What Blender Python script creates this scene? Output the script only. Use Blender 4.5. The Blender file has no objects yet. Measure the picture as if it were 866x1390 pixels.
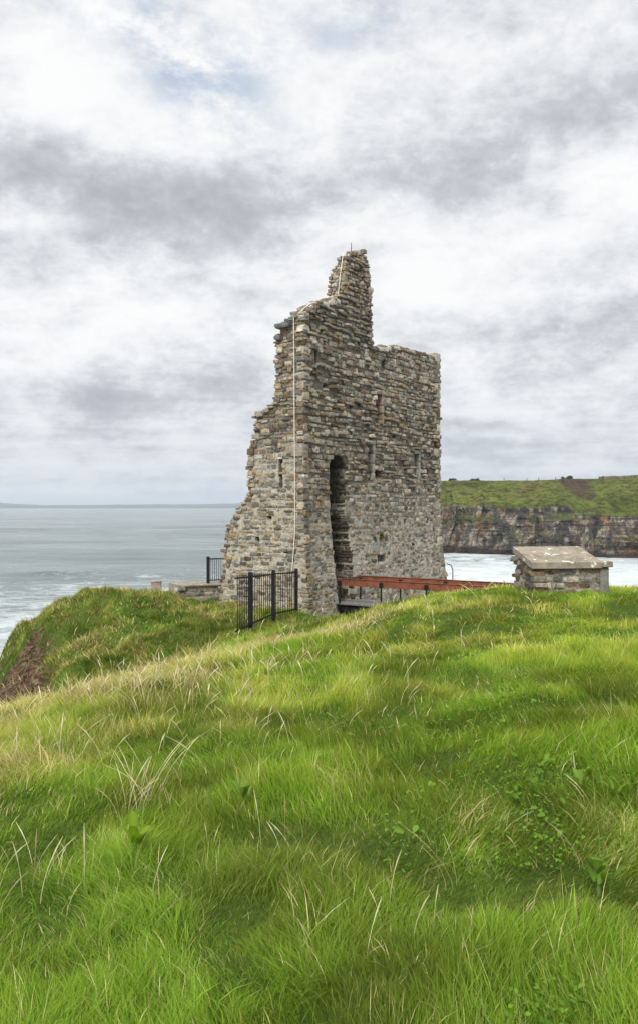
import bpy, math, random
import numpy as np
random.seed(7); rng = np.random.default_rng(7)
SC = bpy.context.scene
COL = SC.collection
EYE = 15.0            # camera height above the sea (sea level is z = 0)
F = 1200.0
def R(a): return math.radians(a)
def PT(u, v, Y): return ((u-433)/F*Y, Y, EYE-(v-688)/F*Y)
def XU(u, Y): return (u-433)/F*Y
def ZV(v, Y): return EYE-(v-688)/F*Y

# ------------------------------------------------------------------ noise
def _h(ix, iy, seed):
    n = (ix.astype(np.int64)*374761393 + iy.astype(np.int64)*668265263 + seed*1442695041) & 0xffffffff
    n = ((n ^ (n >> 13))*1274126177) & 0xffffffff
    return ((n ^ (n >> 16)) & 0xffff)/65535.0
def vn(x, y, seed=0):
    x = np.asarray(x, float); y = np.asarray(y, float)
    ix = np.floor(x); iy = np.floor(y); fx = x-ix; fy = y-iy
    fx = fx*fx*(3-2*fx); fy = fy*fy*(3-2*fy)
    a = _h(ix, iy, seed); b = _h(ix+1, iy, seed); c = _h(ix, iy+1, seed); d = _h(ix+1, iy+1, seed)
    return (a*(1-fx)+b*fx)*(1-fy)+(c*(1-fx)+d*fx)*fy
def fbm(x, y, seed=0, oct=4):
    r = 0; a = .5; s = 0
    for o in range(oct):
        r = r+a*vn(np.asarray(x)*2**o+o*17.3, np.asarray(y)*2**o+o*9.1, seed+o*13); s += a; a *= .5
    return r/s
def sst(a, b, x):
    t = np.clip((x-a)/(b-a), 0, 1); return t*t*(3-2*t)

# ------------------------------------------------------------------ mesh helpers
def mesh_obj(name, V, faces, mats, parent=None, base=None, smooth=False, cols=None, mat_idx=None, loops=None):
    """V Nx3 world coords; faces = list of int arrays (M,k) grouped by k"""
    V = np.asarray(V, dtype=np.float64)
    if base is None: base = (0, 0, 0)
    me = bpy.data.meshes.new(name)
    if not isinstance(faces, (list, tuple)): faces = [faces]
    faces = [np.asarray(f, dtype=np.int32) for f in faces if len(f)]
    nl = sum(f.size for f in faces); nf = sum(len(f) for f in faces)
    me.vertices.add(len(V)); me.loops.add(nl); me.polygons.add(nf)
    me.vertices.foreach_set('co', (V-np.array(base)).astype(np.float32).ravel())
    me.loops.foreach_set('vertex_index', np.concatenate([f.ravel() for f in faces]))
    st = []; p = 0
    for f in faces:
        k = f.shape[1]; st.append(p+np.arange(len(f), dtype=np.int32)*k); p += f.size
    me.polygons.foreach_set('loop_start', np.concatenate(st).astype(np.int32))
    if mat_idx is not None: me.polygons.foreach_set('material_index', np.asarray(mat_idx, dtype=np.int32))
    me.polygons.foreach_set('use_smooth', np.full(nf, bool(smooth)))
    if cols is not None:
        for cn, arr in cols.items():
            at = me.color_attributes.new(cn, 'FLOAT_COLOR', 'POINT')
            a4 = np.ones((len(V), 4), dtype=np.float32); a4[:, :arr.shape[1]] = arr
            at.data.foreach_set('color', a4.ravel())
    me.update(calc_edges=True); me.validate()
    for m in (mats if isinstance(mats, (list, tuple)) else [mats]): me.materials.append(m)
    o = bpy.data.objects.new(name, me); COL.objects.link(o)
    if parent is not None: o.parent = parent
    else: o.location = base
    return o
def tag(o, label=None, cat=None, group=None, kind=None):
    if label: o['label'] = label
    if cat: o['category'] = cat
    if group: o['group'] = group
    if kind: o['kind'] = kind
    return o
def empty(name, loc, label, cat, group=None):
    o = bpy.data.objects.new(name, None); COL.objects.link(o); o.location = loc; o.empty_display_size = .2
    o['_b'] = list(loc)
    return tag(o, label, cat, group)
def base_of(o): return tuple(o.location)

class MB:
    def __init__(s): s.V = []; s.F = []; s.n = 0
    def add(s, V, Fq):
        s.V.append(np.asarray(V, float)); s.F.append(np.asarray(Fq)+s.n); s.n += len(V)
    def box(s, c, ax, ay, az, hx, hy, hz):
        c = np.array(c, float); ax = np.array(ax, float)*hx; ay = np.array(ay, float)*hy; az = np.array(az, float)*hz
        V = [c+i*ax+j*ay+k*az for k in (-1, 1) for j in (-1, 1) for i in (-1, 1)]
        s.add(V, [[0, 2, 3, 1], [4, 5, 7, 6], [0, 1, 5, 4], [2, 6, 7, 3], [0, 4, 6, 2], [1, 3, 7, 5]])
    def bevbox(s, c, ax, ay, az, hx, hy, hz, b=.012):
        # box with chamfered edges: three interlocking shells hull
        c = np.array(c, float); A = [np.array(ax, float), np.array(ay, float), np.array(az, float)]; H = [hx, hy, hz]
        idx = {}; V = []
        for a in range(3):
            for sa in (-1, 1):
                for sb in (-1, 1):
                    for sc in (-1, 1):
                        d = [0, 0, 0]; o1, o2 = (a+1) % 3, (a+2) % 3
                        d[a] = sa*H[a]; d[o1] = sb*(H[o1]-b); d[o2] = sc*(H[o2]-b)
                        k = [0, 0, 0]; k[a] = sa; k[o1] = sb; k[o2] = sc
                        idx[(a, tuple(k))] = len(V); V.append(c+sum(A[i]*d[i] for i in range(3)))
        q = []
        for a in range(3):
            o1, o2 = (a+1) % 3, (a+2) % 3
            def K(ax_, sa, sb, sc):
                k = [0, 0, 0]; k[a] = sa; k[o1] = sb; k[o2] = sc; return idx[(ax_, tuple(k))]
            for sa in (-1, 1):
                f = [K(a, sa, -1, -1), K(a, sa, 1, -1), K(a, sa, 1, 1), K(a, sa, -1, 1)]
                q.append(f if sa > 0 else f[::-1])
            for sb in (-1, 1):
                for sc in (-1, 1):   # edge along axis a between faces o1,o2
                    f = [K(o1, -1, sb, sc), K(o1, 1, sb, sc), K(o2, 1, sb, sc), K(o2, -1, sb, sc)]
                    q.append(f if sb*sc < 0 else f[::-1])
        t = []
        for i in (-1, 1):
            for j in (-1, 1):
                for k in (-1, 1):
                    f = [idx[(0, (i, j, k))], idx[(1, (i, j, k))], idx[(2, (i, j, k))]]
                    t.append([f[0], f[1], f[2], f[2]])
        s.add(V, q); s.T = getattr(s, 'T', []); s.T.append(np.array([x[:3] for x in t])+s.n-len(V))
    def tube(s, pts, r, n=8, cap=True):
        pts = [np.array(p, float) for p in pts]; rs = r if hasattr(r, '__len__') else [r]*len(pts)
        V = []; q = []
        for i, p in enumerate(pts):
            t = pts[min(i+1, len(pts)-1)]-pts[max(i-1, 0)]; t /= np.linalg.norm(t)
            h = np.array([0, 0, 1.]) if abs(t[2]) < .9 else np.array([1., 0, 0])
            a = np.cross(t, h); a /= np.linalg.norm(a); b = np.cross(t, a)
            for k in range(n):
                an = 2*math.pi*k/n; V.append(p+rs[i]*(math.cos(an)*a+math.sin(an)*b))
        for i in range(len(pts)-1):
            for k in range(n):
                q.append([i*n+k, i*n+(k+1) % n, (i+1)*n+(k+1) % n, (i+1)*n+k])
        if cap:
            for i in (0, len(pts)-1):
                V.append(pts[i]); c = len(V)-1
                for k in range(0, n, 2):
                    q.append([i*n+k, i*n+(k+1) % n, i*n+(k+2) % n, c])
        s.add(V, q)
    def build(s, name, mat, parent=None, base=None, smooth=False, cols=None):
        fs = [np.concatenate(s.F)]
        if getattr(s, 'T', None): fs.append(np.concatenate(s.T))
        return mesh_obj(name, np.concatenate(s.V), fs, mat, parent, base_of(parent) if parent is not None else base, smooth, cols)

# ------------------------------------------------------------------ materials
def newmat(name):
    m = bpy.data.materials.new(name); m.use_nodes = True
    nt = m.node_tree; b = nt.nodes['Principled BSDF']; return m, nt, b
def N(nt, t, **kw):
    n = nt.nodes.new(t)
    for k, v in kw.items():
        if k.startswith('i_'):
            key = k[2:]
            key = int(key) if key.isdigit() else key
            n.inputs[key].default_value = v
        else: setattr(n, k, v)
    return n
def L(nt, a, b): nt.links.new(a, b)
def ramp(nt, fac, stops, interp='LINEAR'):
    n = nt.nodes.new('ShaderNodeValToRGB'); n.color_ramp.interpolation = interp
    e = n.color_ramp.elements
    while len(e) > 1: e.remove(e[0])
    e[0].position = stops[0][0]; e[0].color = (*stops[0][1], 1)
    for p, c in stops[1:]:
        x = e.new(p); x.color = (*c, 1)
    L(nt, fac, n.inputs[0]); return n.outputs[0]
def noise(nt, vec, scale, detail=6, rough=.6, lac=2.0, dist=0):
    n = N(nt, 'ShaderNodeTexNoise'); n.inputs['Scale'].default_value = scale; n.inputs['Detail'].default_value = detail
    n.inputs['Roughness'].default_value = rough; n.inputs['Lacunarity'].default_value = lac; n.inputs['Distortion'].default_value = dist
    if vec is not None: L(nt, vec, n.inputs['Vector'])
    return n.outputs['Fac']
def mixc(nt, fac, a, b, blend='MIX'):
    n = N(nt, 'ShaderNodeMix'); n.data_type = 'RGBA'; n.blend_type = blend
    for i, x in ((0, fac), (6, a), (7, b)):
        if hasattr(x, 'is_linked') or hasattr(x, 'links'): L(nt, x, n.inputs[i])
        else: n.inputs[i].default_value = x if i == 0 else (*x, 1)
    return n.outputs[2]
def math_(nt, op, a, b=None, c=None, clamp=False):
    n = N(nt, 'ShaderNodeMath'); n.operation = op; n.use_clamp = clamp
    for i, x in enumerate((a, b, c)):
        if x is None: continue
        if hasattr(x, 'links'): L(nt, x, n.inputs[i])
        else: n.inputs[i].default_value = x
    return n.outputs[0]
def vmath(nt, op, a, b=None):
    n = N(nt, 'ShaderNodeVectorMath'); n.operation = op
    for i, x in enumerate((a, b)):
        if x is None: continue
        if hasattr(x, 'links'): L(nt, x, n.inputs[i])
        else: n.inputs[i].default_value = x
    return n
def pos(nt): return N(nt, 'ShaderNodeNewGeometry').outputs['Position']
def attr(nt, name):
    n = N(nt, 'ShaderNodeAttribute'); n.attribute_name = name; return n.outputs['Color']
def bump(nt, b, h, strength=.5, dist=.02):
    n = N(nt, 'ShaderNodeBump'); n.inputs['Strength'].default_value = strength; n.inputs['Distance'].default_value = dist
    L(nt, h, n.inputs['Height']); L(nt, n.outputs[0], b.inputs['Normal'])

def m_stone():
    m, nt, b = newmat('rubble_stone'); p = pos(nt); c = attr(nt, 'Col')
    n1 = noise(nt, p, 9, 8, .7); n2 = noise(nt, p, 45, 6, .7); n3 = noise(nt, p, 3.2, 8, .68)
    v = ramp(nt, n1, [(.30, (.40, .39, .38)), (.5, (.80, .79, .77)), (.70, (1.12, 1.09, 1.02))])
    c1 = mixc(nt, 1, c, v, 'MULTIPLY')
    v2 = ramp(nt, n2, [(.33, (.5, .5, .5)), (.5, (1, 1, 1)), (.68, (1.45, 1.45, 1.45))])
    c2 = mixc(nt, 1, c1, v2, 'MULTIPLY')
    li = ramp(nt, n3, [(.60, (0, 0, 0)), (.67, (.5, .5, .5))])          # pale lichen
    c3 = mixc(nt, li, c2, (.38, .36, .31))
    n4 = noise(nt, vmath(nt, 'ADD', p, (7, 3, 1)).outputs[0], 2.3, 7, .7)
    oc = ramp(nt, n4, [(.66, (0, 0, 0)), (.71, (.6, .6, .6))])            # ochre lichen
    c4 = mixc(nt, oc, c3, (.30, .22, .07))
    n5 = noise(nt, vmath(nt, 'MULTIPLY', p, (1, 1, .35)).outputs[0], 1.6, 8, .7)
    dk = ramp(nt, n5, [(.58, (0, 0, 0)), (.70, (.75, .75, .75))])         # black weather staining
    c5 = mixc(nt, dk, c4, (.055, .053, .05))
    L(nt, c5, b.inputs['Base Color']); b.inputs['Roughness'].default_value = .93; b.inputs['Specular IOR Level'].default_value = .2
    h = math_(nt, 'ADD', n1, math_(nt, 'MULTIPLY', n2, .5)); bump(nt, b, h, .9, .03)
    return m
def m_simple(name, col, rough=.7, var=.25, scale=12, metal=0, bumpd=.004, spec=.4):
    m, nt, b = newmat(name); p = pos(nt); n1 = noise(nt, p, scale, 7, .65)
    lo = tuple(x*(1-var) for x in col); hi = tuple(min(1, x*(1+var)) for x in col)
    L(nt, ramp(nt, n1, [(.3, lo), (.7, hi)]), b.inputs['Base Color'])
    b.inputs['Roughness'].default_value = rough; b.inputs['Metallic'].default_value = metal; b.inputs['Specular IOR Level'].default_value = spec
    bump(nt, b, noise(nt, p, scale*4, 5, .7), .5, bumpd); return m
def m_slab():
    m, nt, b = newmat('weathered_concrete'); p = pos(nt)
    n1 = noise(nt, p, 5, 9, .72); n2 = noise(nt, p, 30, 6, .7); n3 = noise(nt, p, 7.5, 6, .6)
    c = ramp(nt, n1, [(.3, (.12, .10, .075)), (.5, (.23, .195, .145)), (.7, (.32, .28, .22))])
    c = mixc(nt, ramp(nt, n3, [(.61, (0, 0, 0)), (.65, (.9, .9, .9))]), c, (.66, .65, .60))
    c = mixc(nt, ramp(nt, n2, [(.32, (.5, .5, .5)), (.42, (0, 0, 0))]), c, (.12, .10, .08))
    L(nt, c, b.inputs['Base Color']); b.inputs['Roughness'].default_value = .95; b.inputs['Specular IOR Level'].default_value = .15
    bump(nt, b, n2, .7, .012); return m
def m_grass(name='grass_blades'):
    m, nt, b = newmat(name); c = attr(nt, 'Col')
    L(nt, c, b.inputs['Base Color']); b.inputs['Roughness'].default_value = .75; b.inputs['Specular IOR Level'].default_value = .08
    tr = N(nt, 'ShaderNodeBsdfTranslucent'); L(nt, mixc(nt, 1, c, (1.15, 1.1, .35), 'MULTIPLY'), tr.inputs[0])
    mx = N(nt, 'ShaderNodeMixShader'); mx.inputs[0].default_value = .38
    L(nt, b.outputs[0], mx.inputs[1]); L(nt, tr.outputs[0], mx.inputs[2])
    L(nt, mx.outputs[0], nt.nodes['Material Output'].inputs[0]); return m
def m_ground():
    m, nt, b = newmat('turf_soil'); p = pos(nt); c = attr(nt, 'Col')
    n1 = noise(nt, p, 2.5, 8, .7); n2 = noise(nt, p, 25, 6, .75); n3 = noise(nt, p, 7, 9, .75)
    g = ramp(nt, n1, [(.3, (.04, .08, .012)), (.55, (.075, .13, .02)), (.75, (.13, .15, .035))])
    g = mixc(nt, 1, g, ramp(nt, n2, [(.3, (.45, .45, .45)), (.6, (1.2, 1.2, 1.2))]), 'MULTIPLY')
    e = ramp(nt, n3, [(.40, (.018, .012, .008)), (.5, (.075, .046, .028)), (.60, (.19, .125, .08))])
    sep = N(nt, 'ShaderNodeSeparateColor'); L(nt, c, sep.inputs[0])
    L(nt, mixc(nt, sep.outputs[0], g, e), b.inputs['Base Color'])
    b.inputs['Roughness'].default_value = 1; b.inputs['Specular IOR Level'].default_value = .1
    bump(nt, b, math_(nt, 'ADD', n2, n3), .9, .07); return m
def m_cliff():
    m, nt, b = newmat('cliff_rock'); p = pos(nt)
    sv = vmath(nt, 'MULTIPLY', p, (.22, .22, .07)).outputs[0]
    sh = vmath(nt, 'MULTIPLY', p, (.05, .05, .7)).outputs[0]
    n1 = noise(nt, sv, 1.6, 9, .68, dist=.6); n2 = noise(nt, sh, 1.0, 7, .65); n3 = noise(nt, p, .9, 8, .75)
    n4 = noise(nt, vmath(nt, 'ADD', sv, (40, 9, 2)).outputs[0], 1.1, 8, .7, dist=.4)
    c = ramp(nt, n1, [(.34, (.022, .022, .024)), (.45, (.06, .055, .052)), (.53, (.17, .145, .11)), (.59, (.42, .36, .27)), (.66, (.13, .11, .085)), (.75, (.32, .28, .22))])
    c = mixc(nt, ramp(nt, n4, [(.53, (0, 0, 0)), (.62, (.8, .8, .8))]), c, (.30, .16, .065))
    c = mixc(nt, ramp(nt, n4, [(.40, (.8, .8, .8)), (.47, (0, 0, 0))]), c, (.045, .045, .05))
    c = mixc(nt, ramp(nt, n2, [(.40, (.85, .85, .85)), (.50, (0, 0, 0))]), c, (.05, .045, .045))
    c = mixc(nt, 1, c, ramp(nt, n3, [(.3, (.35, .35, .35)), (.5, (1, 1, 1)), (.7, (1.4, 1.4, 1.4))]), 'MULTIPLY')
    at = N(nt, 'ShaderNodeSeparateColor'); L(nt, attr(nt, 'Col'), at.inputs[0])
    c = mixc(nt, at.outputs[0], c, (.030, .018, .018))                     # wet tide band
    gn = noise(nt, p, .35, 7, .7)
    g = ramp(nt, gn, [(.3, (.05, .055, .02)), (.5, (.10, .13, .03)), (.7, (.17, .16, .06))])
    c = mixc(nt, at.outputs[1], c, g)                                      # grass ledges
    L(nt, c, b.inputs['Base Color']); b.inputs['Roughness'].default_value = .85
    bump(nt, b, math_(nt, 'ADD', n1, n3), 1, 1.6); return m
def m_headland():
    m, nt, b = newmat('headland_turf'); p = pos(nt)
    s = vmath(nt, 'MULTIPLY', p, (1, .6, 2.0)).outputs[0]
    n1 = noise(nt, s, .06, 9, .72); n2 = noise(nt, s, .45, 8, .75); n3 = noise(nt, p, .035, 6, .6)
    g = ramp(nt, n1, [(.28, (.04, .05, .014)), (.43, (.10, .13, .026)), (.56, (.17, .20, .045)), (.66, (.15, .12, .05)), (.8, (.10, .08, .04))])
    g = mixc(nt, ramp(nt, n2, [(.42, (.9, .9, .9)), (.54, (0, 0, 0))]), g, (.048, .045, .02))
    g = mixc(nt, ramp(nt, n2, [(.58, (0, 0, 0)), (.68, (.5, .5, .5))]), g, (.21, .21, .075))
    at = N(nt, 'ShaderNodeSeparateColor'); L(nt, attr(nt, 'Col'), at.inputs[0])
    g = mixc(nt, at.outputs[2], g, ramp(nt, n2, [(.35, (.045, .03, .024)), (.65, (.12, .085, .06))]))
    L(nt, g, b.inputs['Base Color']); b.inputs['Roughness'].default_value = 1; b.inputs['Specular IOR Level'].default_value = .1
    bump(nt, b, math_(nt, 'ADD', n2, n1), 1, 2.5); return m
def m_sea():
    m, nt, b = newmat('sea_water'); p = pos(nt)
    s1 = vmath(nt, 'MULTIPLY', p, (.6, 1, 1)).outputs[0]
    w1 = noise(nt, s1, .12, 8, .72, dist=.5); w2 = noise(nt, s1, .9, 6, .7); w3 = noise(nt, s1, .012, 4, .5)
    sp = N(nt, 'ShaderNodeSeparateXYZ'); L(nt, p, sp.inputs[0])
    dist = sp.outputs[1]
    body = ramp(nt, w3, [(.3, (.085, .11, .108)), (.7, (.20, .235, .225))])
    # foam: streaks, denser towards the shore (distance from the headland) and in the cove on the right
    f1 = noise(nt, s1, .10, 10, .78, dist=1.6); f2 = noise(nt, s1, .55, 8, .8, dist=1.0)
    near = N(nt, 'ShaderNodeMapRange'); near.inputs[1].default_value = 60; near.inputs[2].default_value = 250; near.inputs[3].default_value = .21; near.inputs[4].default_value = -.06
    L(nt, dist, near.inputs[0])
    cove = N(nt, 'ShaderNodeMapRange'); cove.inputs[1].default_value = 10; cove.inputs[2].default_value = 30; cove.inputs[3].default_value = 0; cove.inputs[4].default_value = .19
    L(nt, sp.outputs[0], cove.inputs[0])
    fx = N(nt, 'ShaderNodeMapRange'); fx.inputs[1].default_value = 420; fx.inputs[2].default_value = 300; fx.inputs[3].default_value = 0; fx.inputs[4].default_value = 1
    L(nt, dist, fx.inputs[0])
    cv = math_(nt, 'MULTIPLY', cove.outputs[0], fx.outputs[0])
    fs = math_(nt, 'ADD', math_(nt, 'ADD', math_(nt, 'MULTIPLY', f1, .65), math_(nt, 'MULTIPLY', f2, .35)), math_(nt, 'ADD', near.outputs[0], cv))
    fm = ramp(nt, fs, [(.56, (0, 0, 0)), (.66, (.55, .55, .55)), (.80, (.9, .9, .9))])
    c = mixc(nt, fm, body, (.64, .68, .69))
    L(nt, c, b.inputs['Base Color'])
    rr = N(nt, 'ShaderNodeSeparateColor'); L(nt, fm, rr.inputs[0])
    L(nt, math_(nt, 'MULTIPLY_ADD', rr.outputs[0], .6, .22), b.inputs['Roughness']); b.inputs['IOR'].default_value = 1.33
    bump(nt, b, math_(nt, 'ADD', w1, math_(nt, 'MULTIPLY', w2, .16)), .7, 3.0); return m
M_STONE = m_stone(); M_SLAB = m_slab(); M_GRASS = m_grass(); M_GROUND = m_ground(); M_CLIFF = m_cliff(); M_HEAD = m_headland(); M_SEA = m_sea()
M_IRON = m_simple('black_iron', (.009, .009, .010), .6, .5, 30, 0, .004, .2)
M_RED = m_simple('red_painted_steel', (.15, .045, .022), .8, .5, 5, 0, .002)
M_DECK = m_simple('deck_planks', (.13, .12, .115), .9, .35, 9)
M_CABLE = m_simple('pale_cable', (.62, .56, .50), .7, .1, 20)
M_CAP = m_simple('pale_mortar_capping', (.55, .52, .46), .95, .25, 9, 0, .02)
M_POST = m_simple('weathered_timber', (.06, .05, .045), .9, .4, 20)
M_BLOCK = m_simple('lichened_concrete', (.26, .20, .17), .95, .4, 12, 0, .02)
M_PIER = m_simple('grey_stone_pier', (.15, .14, .12), .95, .6, 7, 0, .03)
M_STEM = m_simple('green_stem', (.08, .14, .03), .8, .3, 20)
M_BARK = m_simple('bark', (.08, .06, .045), .95, .4, 20)

# ------------------------------------------------------------------ stones
def template(nx, ny, nz, pw=11):
    idx = {}; V = []; Fq = []
    def g(i, j, k):
        if (i, j, k) not in idx:
            idx[(i, j, k)] = len(V); V.append((2*i/nx-1, 2*j/ny-1, 2*k/nz-1))
        return idx[(i, j, k)]
    for i in range(nx):
        for j in range(ny):
            Fq.append([g(i, j, nz), g(i+1, j, nz), g(i+1, j+1, nz), g(i, j+1, nz)])
            Fq.append([g(i, j, 0), g(i, j+1, 0), g(i+1, j+1, 0), g(i+1, j, 0)])
    for i in range(nx):
        for k in range(nz):
            Fq.append([g(i, 0, k), g(i+1, 0, k), g(i+1, 0, k+1), g(i, 0, k+1)])
            Fq.append([g(i, ny, k), g(i, ny, k+1), g(i+1, ny, k+1), g(i+1, ny, k)])
    for j in range(ny):
        for k in range(nz):
            Fq.append([g(0, j, k), g(0, j, k+1), g(0, j+1, k+1), g(0, j+1, k)])
            Fq.append([g(nx, j, k), g(nx, j+1, k), g(nx, j+1, k+1), g(nx, j, k+1)])
    V = np.array(V, float); mx = np.abs(V).max(1); l = (np.abs(V)**pw).sum(1)**(1/pw)
    return V*(mx/np.maximum(l, 1e-6))[:, None], np.array(Fq)
TPL = template(4, 3, 2)
PAL = {
 'grey':  [(.26, .24, .205), (.31, .285, .24), (.36, .335, .29), (.21, .195, .175), (.165, .155, .14), (.41, .385, .34), (.28, .235, .175)],
 'ochre': [(.31, .24, .155), (.27, .20, .125), (.33, .27, .19), (.23, .165, .10), (.37, .32, .24)],
 'slate': [(.145, .142, .135), (.19, .185, .175), (.105, .102, .095), (.24, .235, .22)],
 'recess_shade': [(.07, .06, .047), (.095, .08, .062), (.05, .044, .038), (.12, .10, .08)],  # dark brown stone with the doorway's interior shade painted into the colour
 'brown': [(.15, .11, .075), (.19, .145, .10), (.12, .09, .065)],
}
class Stones:
    def __init__(s): s.V = []; s.F = []; s.C = []; s.n = 0
    def add(s, P, ea, ez, n, ha, hz, depth, prot, col, rough=.10):
        T, Fq = TPL
        V = T.copy(); m = min(ha, hz)
        J = (rng.random(V.shape)-.5)*2*rough
        # taper / skew so no two stones are the same rectangle
        sk = rng.normal(0, .10, 4)
        xa = V[:, 0]*(1+sk[0]*V[:, 1]); zb = V[:, 1]*(1+sk[1]*V[:, 0])+sk[2]*V[:, 0]*.5*min(1, ha/hz)*.5
        xa = xa*ha+J[:, 0]*m; zb = zb*hz+J[:, 1]*m
        dd = V[:, 2]*(depth+prot)/2+(prot-depth)/2+J[:, 2]*m*.6*(V[:, 2] > 0)
        W = np.array(P)+xa[:, None]*ea+zb[:, None]*ez+dd[:, None]*n
        s.V.append(W); s.F.append(Fq+s.n); s.n += len(V)
        s.C.append(np.tile(np.array(col), (len(V), 1)))
def pick(w):
    k = rng.choice(list(w.keys()), p=np.array(list(w.values()))/sum(w.values()))
    c = np.array(PAL[k][rng.integers(len(PAL[k]))]); return c*rng.uniform(.78, 1.25)*np.array((1.03, 1.0, .93))
def lay(S, Pf, a0f, a1f, z0, z1, ea, n, keep, style):
    """lay courses of stones; Pf(a,z)->surface point; style(a,z)->dict(h,w,prot,pal,skip,gap)"""
    ez = np.array([0, 0, 1.]); z = z0; k = 0
    while z < z1:
        am = (a0f(z)+a1f(z))/2; st = style(am, z)
        h = rng.uniform(*st['h']); a = a0f(z)+rng.uniform(-.1, .02); a1 = a1f(z)+rng.uniform(-.06, .08)
        ph = rng.random()*9
        while a < a1:
            st = style(a, z); w = rng.uniform(*st['w'])
            if rng.random() < .12: w *= .5
            if a+w > a1+.12: w = max(.1, a1-a+rng.uniform(0, .08))
            ca = a+w/2; cz = z+h/2+.035*math.sin(a*1.3+ph)+.05*(vn(a*.5, z*.5, 5)-.5)
            gap = st['gap']
            parts = [(cz, h)] if (h < .15 or rng.random() > .22) else [(cz-h*.25, h*.5), (cz+h*.25, h*.5)]
            for (pz, ph_) in parts:
                if keep(ca, pz, w/2) and rng.random() > st['skip']:
                    pr = rng.uniform(*st['prot'])
                    tl = rng.normal(0, .035)
                    e1 = ea*math.cos(tl)+ez*math.sin(tl); e2 = ez*math.cos(tl)-ea*math.sin(tl)
                    S.add(Pf(ca, pz), e1, e2, n, max(.03, w/2-gap), max(.018, ph_/2-gap*.8*rng.uniform(.5, 1.3)), .22, pr, pick(st['pal']), st.get('rough', .12))
            a += w
        z += h

# ------------------------------------------------------------------ ruined tower
YC = 28.0; C0 = np.array([(412-433)/F*YC, YC, 0.0])
d = np.array([5.56, 8.4, 0]); LW = float(np.linalg.norm(d)); d = d/LW; n = np.array([d[1], -d[0], 0.]); ZUP = np.array([0, 0, 1.])
def s_of_u(u, off=0.0):
    k = (u-433)/F; c = C0+n*off
    return (k*c[1]-c[0])/(d[0]-k*d[1])
def t_of_u(u, s=0.0):
    k = (u-433)/F; c = C0+d*s
    return (c[0]-k*c[1])/(n[0]-k*n[1])
def sz(u, v, off=0.0):
    s = s_of_u(u, off); Y = (C0+d*s+n*off)[1]; return s, ZV(v, Y)
ZB = ZV(850, 28)                                     # footing
Hpts = [sz(*q) for q in [(412, 428), (418, 421), (428, 414), (440, 409), (452, 406), (464, 403), (466, 399), (468, 372), (471, 348), (476, 343), (484, 341), (491, 343), (497, 348), (500, 358), (503, 372), (504.5, 400), (506.5, 466), (508.5, 471), (520, 471), (540, 471), (560, 475), (580, 481), (596, 487)]]
Hs = np.array([p[0] for p in Hpts]); Hz = np.array([p[1] for p in Hpts]); LW = Hs[-1]
def H(s): return np.interp(s, Hs, Hz)
def tz(u, v, s=0.0):
    t = t_of_u(u, s); Y = (C0+d*s-n*t)[1]; return ZV(v, Y), t
sp_ = s_of_u(467)
Tpts = [tz(*q) for q in [(301, 850), (303, 827), (306, 756), (310, 717), (321, 696), (334, 683), (338, 668), (338.5, 611), (346, 592), (348, 566), (362, 556), (374, 546), (376, 510), (377, 480), (377, 458), (383, 450), (384, 440), (396, 431)]]
Tpts += [(Tpts[-1][0]+.25, .55)]+[tz(u, v, sp_) for u, v in [(446, 404), (448.5, 380), (453, 362), (458, 350), (462, 344), (463, 338)]]
Tpts.sort(); Tz = np.array([p[0] for p in Tpts]); Tt = np.maximum(np.array([p[1] for p in Tpts]), .22)
def T(z): return np.interp(z, Tz, Tt)
def bat(z): return .34*np.clip((EYE-.2-z)/3.3, 0, 1.2)**1.35
def rect(u0, u1, v0, v1):
    a, za = sz(u0, v0); b, zb = sz(u1, v1); return (a, b, min(za, zb), max(za, zb))
# openings: (s0,s1,z0,z1,depth)
_dz_t = sz(458, 617)[1]; DZ0 = ZV(818, 29.3)
DS0 = s_of_u(449); DS1 = s_of_u(469)
def door(s, z):
    f = np.clip((_dz_t-.9-z)/(_dz_t-.9-DZ0), 0, 1)
    s0 = DS0+.05*f; s1 = DS1+(s_of_u(481)-DS1-.30)*sst(0.12, .8, f)+.09*np.sin(z*5)*(f < .5)
    mid = (s0+s1)/2; hw = (s1-s0)/2
    top = _dz_t-.38*np.clip(np.abs(s-mid)/hw, 0, 1)**2
    return (s > s0) & (s < s1) & (z < top) & (z > DZ0-.2)
def door_r(z):
    f = np.clip((_dz_t-.9-z)/(_dz_t-.9-DZ0), 0, 1)
    return float(DS1+(s_of_u(481)-DS1-.30)*sst(0.12, .8, f)+.09*np.sin(z*5)*(f < .5))
WIN = [(*rect(512.5, 518.5, 534, 576), .8), (*rect(502, 506.5, 603, 652), .55), (*rect(564.5, 568.5, 616, 651), .55),
       (*rect(429.5, 432.5, 472, 512), .35), (*rect(415, 418, 603, 621), .35), (*rect(508, 519, 752, 762), .22),
       (*rect(487, 492, 362, 370), .3), (*rect(478, 483, 366, 370), .25), (*rect(520, 524, 487, 500), .25), (*rect(547, 551, 705, 712), .25), (*rect(508, 518, 636, 648), .25),
       (*rect(476, 480, 548, 554), .25), (*rect(534, 538, 590, 595), .25), (*rect(578, 581, 705, 712), .25), (*rect(441, 446, 520, 525), .22), (*rect(556, 560, 738, 742), .25)]
def fhole(s, z):
    s = np.asarray(s, float); z = np.asarray(z, float)
    D = np.where(door(s, z), 2.7, 0.0)
    for (a, b, c, e, dp) in WIN:
        D = np.maximum(D, np.where((s > a) & (s < b) & (z > c) & (z < e), dp, 0))
    return D
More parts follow.
